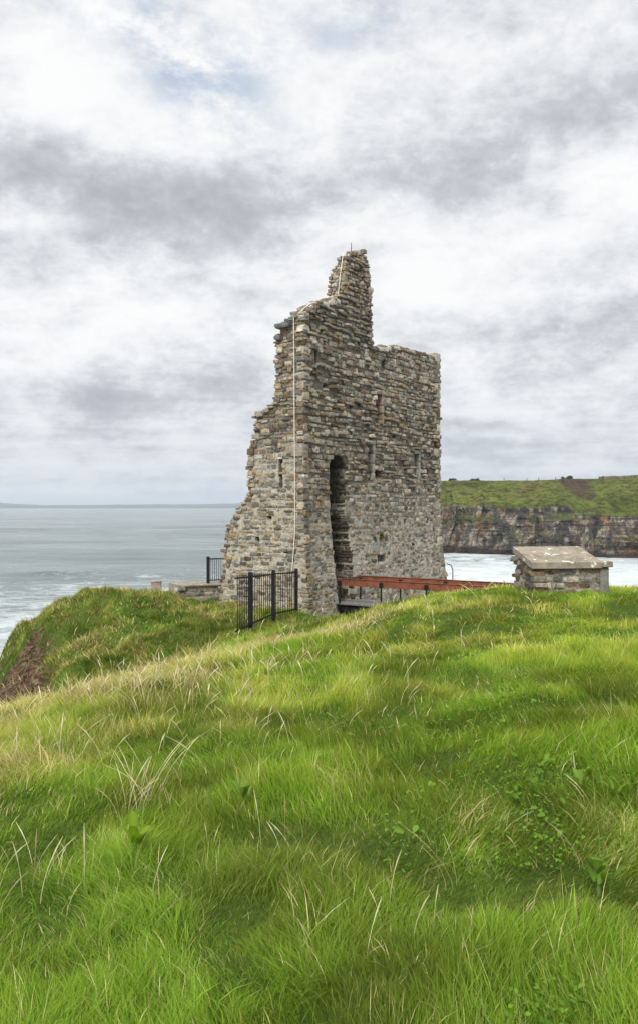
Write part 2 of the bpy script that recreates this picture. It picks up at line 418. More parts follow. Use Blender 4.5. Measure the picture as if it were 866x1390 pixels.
EWIN = [(t_of_u(383.5), t_of_u(379), ZV(662, 28.5), ZV(622, 28.5), .5), (t_of_u(352), t_of_u(347), ZV(735, 28.8), ZV(730, 28.8), .25), (t_of_u(368), t_of_u(363), ZV(705, 28.8), ZV(701, 28.8), .2), (t_of_u(391), t_of_u(386), ZV(752, 28.5), ZV(748, 28.5), .25)]
def ehole(t, z):
    D = np.zeros(np.broadcast(t, z).shape)
    for (a, b, c, e, dp) in EWIN:
        D = np.maximum(D, np.where((t > a) & (t < b) & (z > c) & (z < e), dp, 0))
    return D
def erod(s, z):
    """0 = flush pale pointing (low), 1 = eroded dry joints (high)"""
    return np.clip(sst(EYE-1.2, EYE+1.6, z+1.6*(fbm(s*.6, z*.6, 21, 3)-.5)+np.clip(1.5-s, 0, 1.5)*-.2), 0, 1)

def build_core():
    sv = np.unique(np.concatenate([np.arange(0, LW, .055), Hs, [LW], Hs+.012]).round(4)); sv = sv[(sv >= 0) & (sv <= LW)]
    NZ, NT, NB = 200, 8, 60
    rows = []; cf = []
    for s in sv:
        h = float(H(s))-.05
        z = np.linspace(ZB, h, NZ)
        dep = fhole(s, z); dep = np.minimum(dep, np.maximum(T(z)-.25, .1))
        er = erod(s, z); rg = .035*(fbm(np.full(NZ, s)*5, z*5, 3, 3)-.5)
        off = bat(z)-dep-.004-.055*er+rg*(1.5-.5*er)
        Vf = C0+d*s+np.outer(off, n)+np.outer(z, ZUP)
        th = float(T(h))-.08; tt = np.linspace(0, 1, NT+2)[1:-1]
        hz = h+.03*np.sin(tt*math.pi)+.04*(fbm(np.full(NT, s)*4, tt*4, 8, 2)-.5)
        Vt = C0+d*s-np.outer(tt*th, n)+np.outer(hz, ZUP)
        zb_ = np.linspace(h, ZB, NB); bt = T(zb_)-.10+.06*(fbm(np.full(NB, s)*3, zb_*3, 4, 3)-.5)
        Vb = C0+d*s-np.outer(bt, n)+np.outer(zb_, ZUP)
        rows.append(np.concatenate([Vf, Vt, Vb]))
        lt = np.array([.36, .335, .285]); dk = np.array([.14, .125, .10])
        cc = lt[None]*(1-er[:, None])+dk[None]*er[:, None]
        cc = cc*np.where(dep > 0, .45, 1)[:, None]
        capc = np.array([.55, .52, .47])*(.6+.4*float(vn(s*1.7, 3, 6) > .45))
        cf.append(np.concatenate([cc, np.tile(capc, (NT, 1)), np.tile(dk*1.3, (NB, 1))]))
    K = NZ+NT+NB; nS = len(rows); V = np.concatenate(rows); Cc = np.concatenate(cf)
    i, j = np.meshgrid(np.arange(nS-1), np.arange(K), indexing='ij'); j2 = (j+1) % K
    q = np.stack([i*K+j, (i+1)*K+j, (i+1)*K+j2, i*K+j2], -1).reshape(-1, 4)
    F_ = [q]
    # end caps as displaced grids (front line to back line at equal height)
    for (s, sgn) in ((0.0, -1), (LW, 1)):
        h = float(H(s))-.05; z = np.linspace(ZB, h, NZ); M = 60
        off0 = bat(z); tb = T(z)-.10
        f = np.linspace(0, 1, M)
        tt = -off0[:, None]*(1-f)[None]+(tb[:, None])*f[None]
        zz = np.repeat(z[:, None], M, 1)
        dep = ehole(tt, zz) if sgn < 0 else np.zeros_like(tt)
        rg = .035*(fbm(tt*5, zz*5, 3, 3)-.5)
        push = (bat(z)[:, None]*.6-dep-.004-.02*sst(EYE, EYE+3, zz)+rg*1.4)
        W = C0+d*s-tt[..., None]*n+zz[..., None]*ZUP+sgn*push[..., None]*d
        b0 = len(V); V = np.concatenate([V, W.reshape(-1, 3)])
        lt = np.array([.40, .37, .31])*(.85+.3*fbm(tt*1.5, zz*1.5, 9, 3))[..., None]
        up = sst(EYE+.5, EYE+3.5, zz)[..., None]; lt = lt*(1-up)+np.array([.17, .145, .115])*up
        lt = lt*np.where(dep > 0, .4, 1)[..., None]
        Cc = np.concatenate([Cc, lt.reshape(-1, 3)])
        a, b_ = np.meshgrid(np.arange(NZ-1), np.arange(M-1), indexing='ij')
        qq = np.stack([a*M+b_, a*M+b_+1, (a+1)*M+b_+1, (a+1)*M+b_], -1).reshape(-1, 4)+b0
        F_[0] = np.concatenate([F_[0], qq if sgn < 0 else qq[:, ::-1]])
    return V, F_[0], Cc
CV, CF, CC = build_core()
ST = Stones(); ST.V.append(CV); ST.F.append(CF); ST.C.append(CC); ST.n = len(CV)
# front (long) face
def Pfront(a, z): return C0+d*a+n*float(bat(z))+ZUP*z
LEDGE = float(Hz[5])
def keep_front(a, z, hw):
    if z > LEDGE and (z > float(H(a-hw*.8))+.02 or z > float(H(a+hw*.8))+.02): return False
    if fhole(a, z+.07) > .5: return False
    if z > float(H(a))+.03 or z > float(H(a-hw*.6))+.15 or z > float(H(a+hw*.6))+.15: return False
    return not (fhole(a, z) > 0 or fhole(a-hw*.7, z) > 0 or fhole(a+hw*.7, z) > 0)
def style_front(a, z):
    if z > LEDGE: return dict(h=(.07, .15), w=(.12, .27), prot=(-.02, .05), gap=.013, skip=.03, rough=.2, pal={'grey': 5, 'ochre': 1.6, 'slate': .8, 'brown': 1.6})
    e = float(erod(a, z)); zz = z-EYE
    if a > 4.6 and zz < .6:
        return dict(h=(.08, .16), w=(.10, .30), prot=(-.012, .028), gap=.006, skip=.03, rough=.26, pal={'grey': 7, 'ochre': .8, 'slate': 1.4, 'brown': .3})
    if e < .5:
        return dict(h=(.08, .17), w=(.11, .36), prot=(-.012, .028), gap=.006, skip=.02, rough=.24, pal={'grey': 6, 'ochre': 1.6, 'slate': 1.3, 'brown': .5})
    worn = float(fbm(a*.55+3, z*.55, 31, 3))
    if a > 5.2 and zz > 4.2: worn = .3
    if worn > .5:
        return dict(h=(.07, .17), w=(.15, .5), prot=(-.07, .10), gap=.013, skip=.09, rough=.26, pal={'grey': 5, 'ochre': .5, 'slate': 1.4, 'brown': 1.6})
    return dict(h=(.08, .19), w=(.15, .46), prot=(-.04, .04), gap=.010, skip=.04, rough=.22, pal={'grey': 6, 'ochre': .9, 'slate': .9, 'brown': 1.2})
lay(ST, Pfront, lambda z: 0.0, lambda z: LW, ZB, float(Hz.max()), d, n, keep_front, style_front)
# end face (towards the sea)
def Pend(a, z): return C0-n*a-d*float(bat(z)*.6)+ZUP*z
def keep_end(a, z, hw):
    if z > float(H(0))+.02: return False
    return ehole(np.array(a), np.array(z)) <= 0
def style_end(a, z):
    edge = a > float(T(z))-.45
    if z > EYE+2.6:
        return dict(h=(.06, .15), w=(.11, .34), prot=(-.02, .04), gap=.009, skip=.03, rough=.17, pal={'grey': 4, 'ochre': 2, 'slate': 2, 'brown': 2})
    if edge:
        return dict(h=(.09, .18), w=(.12, .34), prot=(-.02, .06), gap=.012, skip=.03, rough=.18, pal={'grey': 3, 'ochre': 4, 'slate': 1, 'brown': 2})
    return dict(h=(.07, .17), w=(.11, .38), prot=(-.008, .03), gap=.008, skip=.02, rough=.2, pal={'grey': 5, 'ochre': 2.2, 'slate': 2.8, 'brown': .8})
lay(ST, Pend, lambda z: -float(bat(z)), lambda z: float(T(z)), ZB, float(H(0))+.02, -n, -d, keep_end, style_end)
# pinnacle end face
def Ppin(a, z):
    s = float(np.interp(z, Hz[5:10], Hs[5:10])); return C0+d*(s-.02)-n*a+ZUP*z
lay(ST, Ppin, lambda z: 0.0, lambda z: float(T(z))-.02, float(Hz[6]), float(Hz[9]), -n, -d, lambda a, z, w: True,
    lambda a, z: dict(h=(.07, .15), w=(.12, .3), prot=(0, .06), gap=.012, skip=.02, rough=.17, pal={'grey': 4, 'ochre': 2, 'slate': 1.2, 'brown': 2}))
def Ppr(a, z):
    s = float(np.interp(-z, -Hz[12:17], Hs[12:17])); return C0+d*(s-.03)-n*a+ZUP*z
lay(ST, Ppr, lambda z: 0.0, lambda z: float(T(z))-.02, float(Hz[16])+.05, float(Hz[12]), -n, d, lambda a, z, w: True,
    lambda a, z: dict(h=(.08, .17), w=(.12, .3), prot=(-.02, .04), gap=.012, skip=.03, rough=.2, pal={'grey': 5, 'ochre': 1, 'slate': .8, 'brown': 1.5}))
# back face and the broken edge
def Pback(a, z): return C0+d*a-n*float(T(z))+ZUP*z
lay(ST, Pback, lambda z: -.02, lambda z: LW, ZB, float(Hz.max()), d, -n, lambda a, z, w: z < float(H(a)) and z < float(H(a-w))+.02 and z < float(H(a+w))+.02,
    lambda a, z: dict(h=(.11, .24), w=(.2, .55), prot=(-.03, .06), gap=.012, skip=.03, rough=.16, pal={'grey': 4, 'ochre': 1.5, 'slate': 1, 'brown': 1}))
# far end face
def Pfar(a, z): return C0+d*(LW+float(bat(z))*.3)-n*a+ZUP*z
lay(ST, Pfar, lambda z: -float(bat(z)), lambda z: float(T(z)), ZB, float(H(LW)), -n, d, lambda a, z, w: True,
    lambda a, z: dict(h=(.11, .24), w=(.2, .5), prot=(-.01, .03), gap=.012, skip=.01, rough=.12, pal={'grey': 5}))
# right jamb of the doorway (visible inside the recess)
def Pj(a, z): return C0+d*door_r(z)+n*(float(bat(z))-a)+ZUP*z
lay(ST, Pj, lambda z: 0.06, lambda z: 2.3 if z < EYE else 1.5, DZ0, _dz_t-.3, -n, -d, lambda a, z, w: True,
    lambda a, z: dict(h=(.10, .2), w=(.18, .42), prot=(.0, .06), gap=.014, skip=.05, rough=.16, pal={'recess_shade': 4}))
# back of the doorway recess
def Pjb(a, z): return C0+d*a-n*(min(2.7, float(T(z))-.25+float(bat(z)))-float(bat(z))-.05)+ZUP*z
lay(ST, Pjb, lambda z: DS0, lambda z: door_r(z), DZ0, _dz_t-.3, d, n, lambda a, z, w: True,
    lambda a, z: dict(h=(.10, .2), w=(.18, .42), prot=(.0, .06), gap=.014, skip=.08, rough=.16, pal={'recess_shade': 4}))
# quoins on both corners
z = ZB; k = 0
while z < float(H(LW))-.1:
    h = rng.uniform(.26, .42); w = .46 if k % 2 else .28
    ST.add(Pfront(LW-w/2+.03, z+h/2), d, ZUP, n, w/2, h/2-.008, .25, .035, pick({'grey': 6, 'brown': 1}), .05); z += h; k += 1
z = ZB; k = 0
while z < float(H(0))-.2:
    h = rng.uniform(.2, .36); w = .36 if k % 2 else .2
    if not (ZV(623, 28) < z+h/2 < ZV(601, 28)):
        ST.add(Pfront(w/2-.03, z+h/2), d, ZUP, n, w/2, h/2-.012, .25, .03, pick({'grey': 5, 'brown': 1, 'ochre': 1.5}), .07)
    z += h+rng.uniform(0, .25); k += 1
# the big quoin beside the slot, dressed window jambs, slab stone over the jutting corner
ST.add(C0-n*.22-d*.02+ZUP*ZV(610, 28), -n, ZUP, -d, .24, .22, .3, .05, (.30, .27, .22), .04)
ST.add(C0+d*.05+ZUP*ZV(595, 28)-n*.05, -n, ZUP, -d, .17, .12, .3, .05, (.27, .25, .20), .04)
for (a, b, c, e, dp) in WIN[:3]:
    zz = c
    while zz < e:
        h = rng.uniform(.25, .4); h = min(h, e-zz+.05)
        ST.add(C0+d*(b+.07)+n*float(bat(zz))+ZUP*(zz+h/2), d, ZUP, n, .075, h/2-.006, .5, .012, (np.array((.30, .235, .17)) if dp > .7 else np.array((.28, .26, .23)))*rng.uniform(.9, 1.1), .05); zz += h
    ST.add(C0+d*((a+b)/2)+n*.0+ZUP*(e+.07), d, ZUP, n, (b-a)/2+.16, .075, .5, .03, (.26, .24, .2), .06)
ST.add(C0-n*(t_of_u(387))-d*.1+ZUP*ZV(442, 28.3), -n, ZUP, -d, .30, .07, .6, .12, (.15, .155, .16), .08)
ST.add(C0-n*(t_of_u(379))-d*.05+ZUP*ZV(457, 28.3), -n, ZUP, -d, .13, .075, .5, .10, (.15, .155, .16), .1)
# niche with a square block
a, b, c, e = rect(500.5, 511, 733, 748)
ST.add(C0+d*((a+b)/2)+n*(float(bat((c+e)/2))+.0)+ZUP*((c+e)/2), d, ZUP, n, (b-a)/2, (e-c)/2, .2, .05, (.33, .33, .315), .03)
# coping stones along the top, ragged
s = .02
while s < LW:
    w = rng.uniform(.14, .4)*(.6 if sp_-.1 < s < s_of_u(506) else 1); hh = float(H(s+w/2)); hn = min(float(H(s)), float(H(s+w)))
    if sp_-.1 < s < s_of_u(507): s += .05; continue
    if abs(float(H(s+w))-float(H(s))) > (.1 if sp_-.1 < s < s_of_u(508) else .3): s += .06; continue
    tt = 0.0; th = float(T(hh-.05))
    while tt < th:
        wt = rng.uniform(.18, .35)
        zc = hn-.045+rng.uniform(-.03, .035)
        capped = (s > s_of_u(508) and s < s_of_u(542)) or (s < .22) or (s_of_u(436) < s < s_of_u(455))
        col = np.array((.56, .53, .47))*rng.uniform(.85, 1.1) if (capped and rng.random() < .9) else pick({'grey': 4, 'brown': 2})
        ST.add(C0+d*(s+w/2)-n*(tt+wt/2-.03)+ZUP*(zc), d, ZUP, n, w/2, .055 if not capped else .07, wt/2, wt/2, col, .2)
        tt += wt
    s += w
TOWER = empty('ruined_tower', (float(C0[0]), float(C0[1]), ZB+.3), 'tall ruined stone castle tower with a broken pinnacle and an arched doorway on the headland', 'castle ruin')
mesh_obj('stone_wall', np.concatenate(ST.V), [np.concatenate(ST.F)], M_STONE, TOWER, base_of(TOWER), False, {'Col': np.concatenate(ST.C)})
# lightning conductor: cable down the end face, rod on the pinnacle
mb = MB(); pts = []
def ontoend(u, v, off=.07):
    t = t_of_u(u); zt = ZV(v, 28+.55*t); return C0-n*t-d*(off+float(bat(zt))*.6)+ZUP*zt
for (u, v) in [(400.5, 432), (401, 480), (401.3, 540), (401.6, 600), (402, 660), (402.6, 720), (401.8, 742), (400.5, 776)]: pts.append(ontoend(u, v))
pp = []
for (u, v) in [(462, 407), (463.5, 390), (466, 368), (468.5, 350), (471, 341)]:
    s0 = float(np.interp(v, [341, 407], [s_of_u(472), s_of_u(467)])); t = t_of_u(u, s0); pp.append(C0+d*(s0-.17)-n*t+ZUP*ZV(v, (C0+d*s0-n*t)[1]))
mid = [C0+d*s_of_u(u)+n*.02-n*.15+ZUP*(sz(u, v)[1]) for (u, v) in [(455, 402), (440, 405), (428, 410), (418, 417), (411, 424)]]
mb.tube(list(reversed(pts))+list(reversed(mid))+pp, .013, 6)
mb.build('conductor_cable', M_CABLE, TOWER)
mb = MB(); rs, rz = sz(482.5, 346); Pr = C0+d*rs-n*.18
mb.tube([Pr+ZUP*(rz-.2), Pr+ZUP*(rz+.2), Pr+ZUP*(rz+.45)], [.016, .013, .009], 8)
mb.build('lightning_rod', M_IRON, TOWER)

# ------------------------------------------------------------------ terrain of the near headland
ctrl = []
def cp(x, y, z): ctrl.append((x, y, z))
def cuv(u, v, Y): ctrl.append(((u-433)/F*Y, Y, -(v-688)/F*Y))
for q in [(0, -3, -1.6), (-4, -3, -2.0), (5, -3, -1.4), (0, 1, -1.62), (-2, 2, -1.72), (2, 2, -1.55), (0, 4, -1.64), (-1.5, 4, -1.72), (1.5, 4, -1.56), (0, 7, -1.70), (-2.6, 7, -1.98), (2.5, 7, -1.5), (0, 10.5, -1.86), (-3.6, 10.5, -2.45), (2.3, 10.5, -1.52), (4.5, 10.5, -1.42), (0, 15, -2.1), (2.5, 14.5, -1.52), (4.2, 14.6, -1.44), (6, 15, -1.42),
          (-5.8, 7, -2.9), (-5.5, 3, -2.5), (-9, 3, -5.5), (-9, 8, -7), (-14, 6, -15.5), (-14, -3, -14), (8, 4, -1.2), (12, 4, -1.1), (12, 12, -1.6), (9.5, 16, -1.8), (14, 20, -8), (10.5, 21, -4.6), (16, 12, -4), (18, 4, -3), (24, 6, -15.5), (20, 18, -15.5)]: cp(*q)
for q in [(866, 804, 17.5), (760, 802, 18.3), (690, 807, 19), (640, 819, 19.5), (600, 830, 20), (540, 845, 20.5), (480, 857, 20.5), (440, 859, 19.5), (400, 864, 18.5), (350, 881, 17.8), (300, 895, 17), (200, 934, 14.8), (100, 962, 13.3), (0, 984, 12.3)]: cuv(*q)
# behind the crest: gully to the left, ditch under the footbridge, slope to the cove on the right
for q in [(-3.1, 18.3, -4.3), (-5.2, 16.3, -4.9), (-7, 14.5, -5.8), (-9.5, 14, -8), (-1.9, 20.3, -3.05), (-.6, 22.4, -3.15), (.6, 23.6, -3.3), (2.2, 24.4, -3.8), (4, 24, -3.4), (6.1, 23.6, -2.95), (7.2, 23, -3.1)]: cp(*q)
for q in [(340, 857, 21.2), (371, 843, 24.9), (402, 833, 26.7), (360, 832, 27.3), (320, 830, 28.6), (303, 828, 29.9), (270, 822, 29.5), (235, 806, 29.8), (212, 812, 28), (250, 862, 22.5), (200, 884, 21.5), (200, 835, 26), (140, 860, 23), (150, 809, 30.5), (222, 803, 32.0), (200, 803, 31), (90, 821, 29.5), (50, 844, 28), (20, 872, 26), (40, 905, 22.2), (100, 905, 20.5), (0, 955, 19)]: cuv(*q)
for q in [(1.2, 28.3, -3.9), (3.2, 28, -4.1), (2.2, 29.7, -3.5), (4.2, 32.8, -3.7), (6.1, 36, -3.85), (6.5, 32, -4.2), (7, 26, -3.4), (9, 28, -7), (9.5, 36, -9), (7.5, 40, -7), (2, 40, -5), (-3, 38, -4), (-7.5, 36, -5), (-3, 34, -3.6), (-5, 33.5, -3.5), (-10.6, 29, -5.5), (-10.4, 25.5, -6.5), (-9.4, 20.5, -7), (-12, 31, -12), (-13, 24, -13), (-12, 17, -13), (12, 40, -15.5), (4, 46, -14), (-6, 44, -14), (-14, 38, -15.5), (14, 30, -15)]: cp(*q)
CP = np.array(ctrl)
def tps_fit(P, lam=.02):
    n_ = len(P); D = np.hypot(P[:, None, 0]-P[None, :, 0], P[:, None, 1]-P[None, :, 1]); K = np.where(D > 0, D*D*np.log(D+1e-12), 0)+lam*np.eye(n_)
    A = np.zeros((n_+3, n_+3)); A[:n_, :n_] = K; A[:n_, n_] = 1; A[:n_, n_+1:] = P[:, :2]; A[n_, :n_] = 1; A[n_+1:, :n_] = P[:, :2].T
    return np.linalg.solve(A, np.concatenate([P[:, 2], [0, 0, 0]]))
TW = tps_fit(CP)
def tps(x, y):
    x = np.asarray(x, float); y = np.asarray(y, float); out = TW[-3]+TW[-2]*x+TW[-1]*y
    for w, (cx, cy, _) in zip(TW, CP):
        D = np.hypot(x-cx, y-cy)+1e-9; out = out+w*D*D*np.log(D)
    return out
GX0, GX1, GY0, GY1, GS = -24, 30, -8, 56, .125
gx = np.arange(GX0, GX1+GS/2, GS); gy = np.arange(GY0, GY1+GS/2, GS)
GXm, GYm = np.meshgrid(gx, gy, indexing='ij')
G0 = tps(GXm, GYm)
edge = np.maximum.reduce([sst(13, 22, -GXm), sst(16, 27, GXm), sst(42, 52, GYm), sst(9, 20, GXm)*sst(18, 30, GYm)])
G0 = np.maximum(G0*(1-edge)-17.5*edge, -17.5); G0 = np.minimum(G0, -1.05)
slope = np.hypot(*np.gradient(G0, GS))
am = np.exp(-((GXm-3.9)**2+(GYm-15)**2)/1.5)
near = 1-sst(9, 14, GYm)
G0 += (1-am*.8)*(.15*(fbm(GXm*.55, GYm*.55, 2, 3)-.5)*2+(.07+.0*near)*(fbm(GXm*1.5+4, GYm*1.5, 12, 3)-.5)*2+.035*(vn(GXm*3.6, GYm*3.1, 19)-.5)*2)
mound = sst(18, 21, GYm)*sst(2.0, 3.2, -GXm)
G0 += mound*(.42*(fbm(GXm*.8+2, GYm*.45, 42, 3)-.5)*2+.16*(vn(GXm*2.2, GYm*1.6, 43)-.5)*2)
G0 -= sst(.9, 2.0, slope)*1.2*(fbm(GXm*.7, GYm*.7, 77, 5))
def gz(x, y):
    fx = np.clip((np.asarray(x)-GX0)/GS, 0, len(gx)-1.001); fy = np.clip((np.asarray(y)-GY0)/GS, 0, len(gy)-1.001)
    i = fx.astype(int); j = fy.astype(int); a = fx-i; b = fy-j
    return (G0[i, j]*(1-a)+G0[i+1, j]*a)*(1-b)+(G0[i, j+1]*(1-a)+G0[i+1, j+1]*a)*b
def earth(x, y):
    """bare-earth mask: the eroded scarp at the left end of the mound and steep faces"""
    uu = 433+F*x/np.maximum(y, 1)
    m1 = sst(.5, .62, fbm(x*.9, y*.9, 55, 4)+.52*np.exp(-(((x+.335*y)/.85)**2+((y-22.0)/4.2)**2)))
    far = sst(17, 19, y)*sst(3.4, 4.2, -x)
    return np.clip(m1*far*sst(1.15, .35, x+.335*y)*(1-sst(26, 28, y)), 0, 1)
em = np.maximum(earth(GXm, GYm), sst(1.4, 2.2, slope)*.9)
G0 -= earth(GXm, GYm)*(.30+.75*(fbm(GXm*1.6, GYm*1.6, 81, 4)-.35))
nX, nY = len(gx), len(gy); I, J = np.meshgrid(np.arange(nX-1), np.arange(nY-1), indexing='ij')
q = np.stack([I*nY+J, (I+1)*nY+J, (I+1)*nY+J+1, I*nY+J+1], -1).reshape(-1, 4)
V = np.stack([GXm, GYm, G0+EYE], -1).reshape(-1, 3); Cg = np.stack([em, em*0, em*0], -1).reshape(-1, 3)
tag(mesh_obj('ground', V, [q], M_GROUND, None, None, True, {'Col': Cg}), kind='structure')

# ------------------------------------------------------------------ grass blades
PLB = (np.array([3.37, 14.5]), np.array([math.cos(R(8)), math.sin(R(8))]))
def blocked(x, y):
    p = np.stack([x, y], -1)-C0[:2]; s = p@d[:2]; t = -(p@n[:2])
    b = (s > -.05) & (s < LW+.1) & (t > -.42) & (t < 3.4)
    p2 = p-0.0; # footbridge strip
    b |= (s > 1.1) & (s < 2.9) & (t < 0) & (t > -6.2)
    q = np.stack([x, y], -1)-np.array([3.48, 14.5]); a = q@np.array([math.cos(R(8)), math.sin(R(8))]); c = q@np.array([-math.sin(R(8)), math.cos(R(8))])
    b |= (a > -.0) & (a < 1.32) & (c > .0) & (c < .85)
    b |= (x > -6.4) & (x < -3.2) & (y > 30.1) & (y < 33)
    return b
def blades(nb, y0, y1, xf, wid, seg, seed, ln=(.14, .30), hfun=None):
    r = np.random.default_rng(seed)
    y = y0+(y1-y0)*r.random(nb)**.92 if False else r.uniform(y0, y1, nb)
    x = xf(y, r)
    z = gz(x, y); e = earth(x, y); sl = gz(x+.1, y)-z
    uu = 433+F*x/y
    k = (~blocked(x, y)) & (r.random(nb) > e*.97) & (z > -7.5)
    x, y, z = x[k], y[k], z[k]; m = len(x)
    # tussocks: clumps of longer growth; broad patches of short/long
    clump = fbm(x*2.9, y*2.5, 61, 2); patch = fbm(x*.45, y*.45, 62, 3); fine = vn(x*7, y*7, 63)
    straw = fbm(x*.33+9, y*.5, 64, 4)
    ridge = np.exp(-((y-(12.6+.55*x))/4.6)**2)*sst(2.0, -1.0, x)*(.45+1.1*fbm(x*.9, y*.7, 68, 3))+.35*np.exp(-((x-.9)**2/2.5+(y-17.5)**2/9))+.35*np.exp(-((x+2.0)**2/1.0+(y-6.6)**2/1.5))
    st = np.clip((straw-.46)*2.6+.45*ridge+(clump-.5)*.9, 0, 1)
    L_ = r.uniform(ln[0], ln[1], m)*(.42+.85*sst(.25, .75, clump)+.25*ridge)*np.where(y < 19, 1-.30*sst(7, 12, y)*(1-np.clip(ridge, 0, 1)*.7), 1)*(.8+.5*(r.random(m) < .08))
    isS = r.random(m) < st*.55*np.where(y > 20, .55, 1)+.03
    L_ = np.where(isS, L_*1.2, L_)
    # wind lean: a flow field with a steady component
    an = (fbm(x*.8, y*.8, 65, 3)-.5)*11.0+2.3+(fine-.5)*3.5+r.normal(0, 1.0, m)
    lean = np.clip(.35+.9*fbm(x*.8, y*.8, 66, 2)+r.normal(0, .22, m), .08, 1.5)
    dx, dy = np.cos(an)*.85, np.sin(an)*.7
    fa = r.uniform(0, math.pi, m); wx, wy = np.cos(fa), np.sin(fa); w = wid*r.uniform(.55, 1.25, m)*np.where(r.random(m) < .10, 2.0, 1)
    V = np.zeros((m, 2*seg+1, 3)); C = np.zeros((m, 2*seg+1, 3))
    g1 = np.array([.11, .215, .018]); g2 = np.array([.23, .345, .034]); g3 = np.array([.026, .085, .007]); yl = np.array([.44, .45, .085]); sw = np.array([.60, .52, .27]); br = np.array([.30, .20, .11])
    ta = np.clip((patch-.5)*3.4+.5+(clump-.5)*2.0+r.normal(0, .18, m), 0, 1)[:, None]; tb = np.clip(r.random(m)*1.2-.5, 0, 1)[:, None]
    base = g3*(1-ta)+g1*ta; base = base*(1-tb*.8)+g2*tb*.8
    yy = (np.clip((straw-.49)*3.4+.40*ridge*(1-.6*sst(13, 17, y))+(clump-.5)*2.0+.66*sst(4, 9, y)*(y < 21.5)*(1-mound_dark(x, y)), 0, 1)*r.random(m)**.8)[:, None]; base = base*(1-yy)+yl*yy
    dark = (mound_dark(x, y))[:, None]; pd = fbm(x*1.25+31, y*1.0, 71, 3)[:, None]; base = base*(.62+.72*sst(.32, .62, pd)); base = base*(1-.30*dark)+np.array([.05, .10, .02])*.3*dark
    mc = fbm(x*1.7, y*1.3, 91, 3); mb_ = (sst(.50, .62, mc)*mound_dark(x, y)*(r.random(m) < .6))[:, None]
    base = base*(1-mb_)+np.array([.17, .135, .05])*mb_
    md = (sst(.46, .34, mc)*mound_dark(x, y))[:, None]; base = base*(1-.5*md)
    s1 = np.where(r.random(m) < .14, 1, 0)[:, None]; sc = sw*(1-s1)+br*s1
    base = np.where(isS[:, None], sc*r.uniform(.7, 1.1, m)[:, None], base)*r.uniform(.62, 1.35, m)[:, None]
    tip = np.where(isS[:, None], base*1.05, base*.85+yl*.22)
    for j in range(seg+1):
        f = j/seg; up = L_*(f-.32*lean*f*f*np.minimum(lean, 1)); out = L_*lean*.85*f**1.7
        cx = x+dx*out; cy = y+dy*out; cz = z+EYE-.02+np.maximum(up, 0)*.95+.01*f
        ww = w*(1-f**1.6)
        col = base*(1-f)+tip*f
        if j < seg:
            V[:, 2*j, 0] = cx-wx*ww/2; V[:, 2*j, 1] = cy-wy*ww/2; V[:, 2*j, 2] = cz
            V[:, 2*j+1, 0] = cx+wx*ww/2; V[:, 2*j+1, 1] = cy+wy*ww/2; V[:, 2*j+1, 2] = cz
            C[:, 2*j] = col; C[:, 2*j+1] = col
        else:
            V[:, 2*seg, 0] = cx; V[:, 2*seg, 1] = cy; V[:, 2*seg, 2] = cz; C[:, 2*seg] = col
    K = 2*seg+1; b = np.arange(m)*K
    Q = np.concatenate([np.stack([b+2*j, b+2*j+1, b+2*j+3, b+2*j+2], -1) for j in range(seg-1)]) if seg > 1 else np.zeros((0, 4), int)
    Tt_ = np.stack([b+2*seg-2, b+2*seg-1, b+2*seg], -1)
    return V.reshape(-1, 3), Q, Tt_, C.reshape(-1, 3)
def mound_dark(x, y): return sst(18.5, 21, y)*sst(.6, -.6, x)
sets = []
def fanx(mg, k=.37): return lambda y, r: r.uniform(-1, 1, len(y))*(k*y+mg)
sets.append(blades(150000, 1.9, 4.6, fanx(.6), .0034, 3, 1, (.07, .17)))
sets.append(blades(190000, 4.6, 9.0, fanx(.7), .0052, 2, 2, (.07, .17)))
sets.append(blades(230000, 9.0, 16.0, fanx(.9), .0100, 2, 3, (.09, .20)))
sets.append(blades(120000, 16.0, 22.5, fanx(.8), .015, 2, 4, (.09, .21)))
sets.append(blades(120000, 19.5, 33.0, lambda y, r: r.uniform(-9.8, -.6, len(y)), .018, 2, 5, (.11, .26)))
sets.append(blades(14000, 21.0, 38.0, lambda y, r: r.uniform(-1, 8, len(y)), .022, 2, 6, (.14, .28)))
VV, QQ, TT, CCc = [], [], [], []; o_ = 0
for (a, b, c, e) in sets:
    VV.append(a); QQ.append(b+o_); TT.append(c+o_); CCc.append(e); o_ += len(a)
tag(mesh_obj('grass', np.concatenate(VV), [np.concatenate(QQ), np.concatenate(TT)], M_GRASS, None, None, True, {'Col': np.concatenate(CCc)}), 'long windswept green grass with straw patches covering the headland', 'grass', kind='stuff')

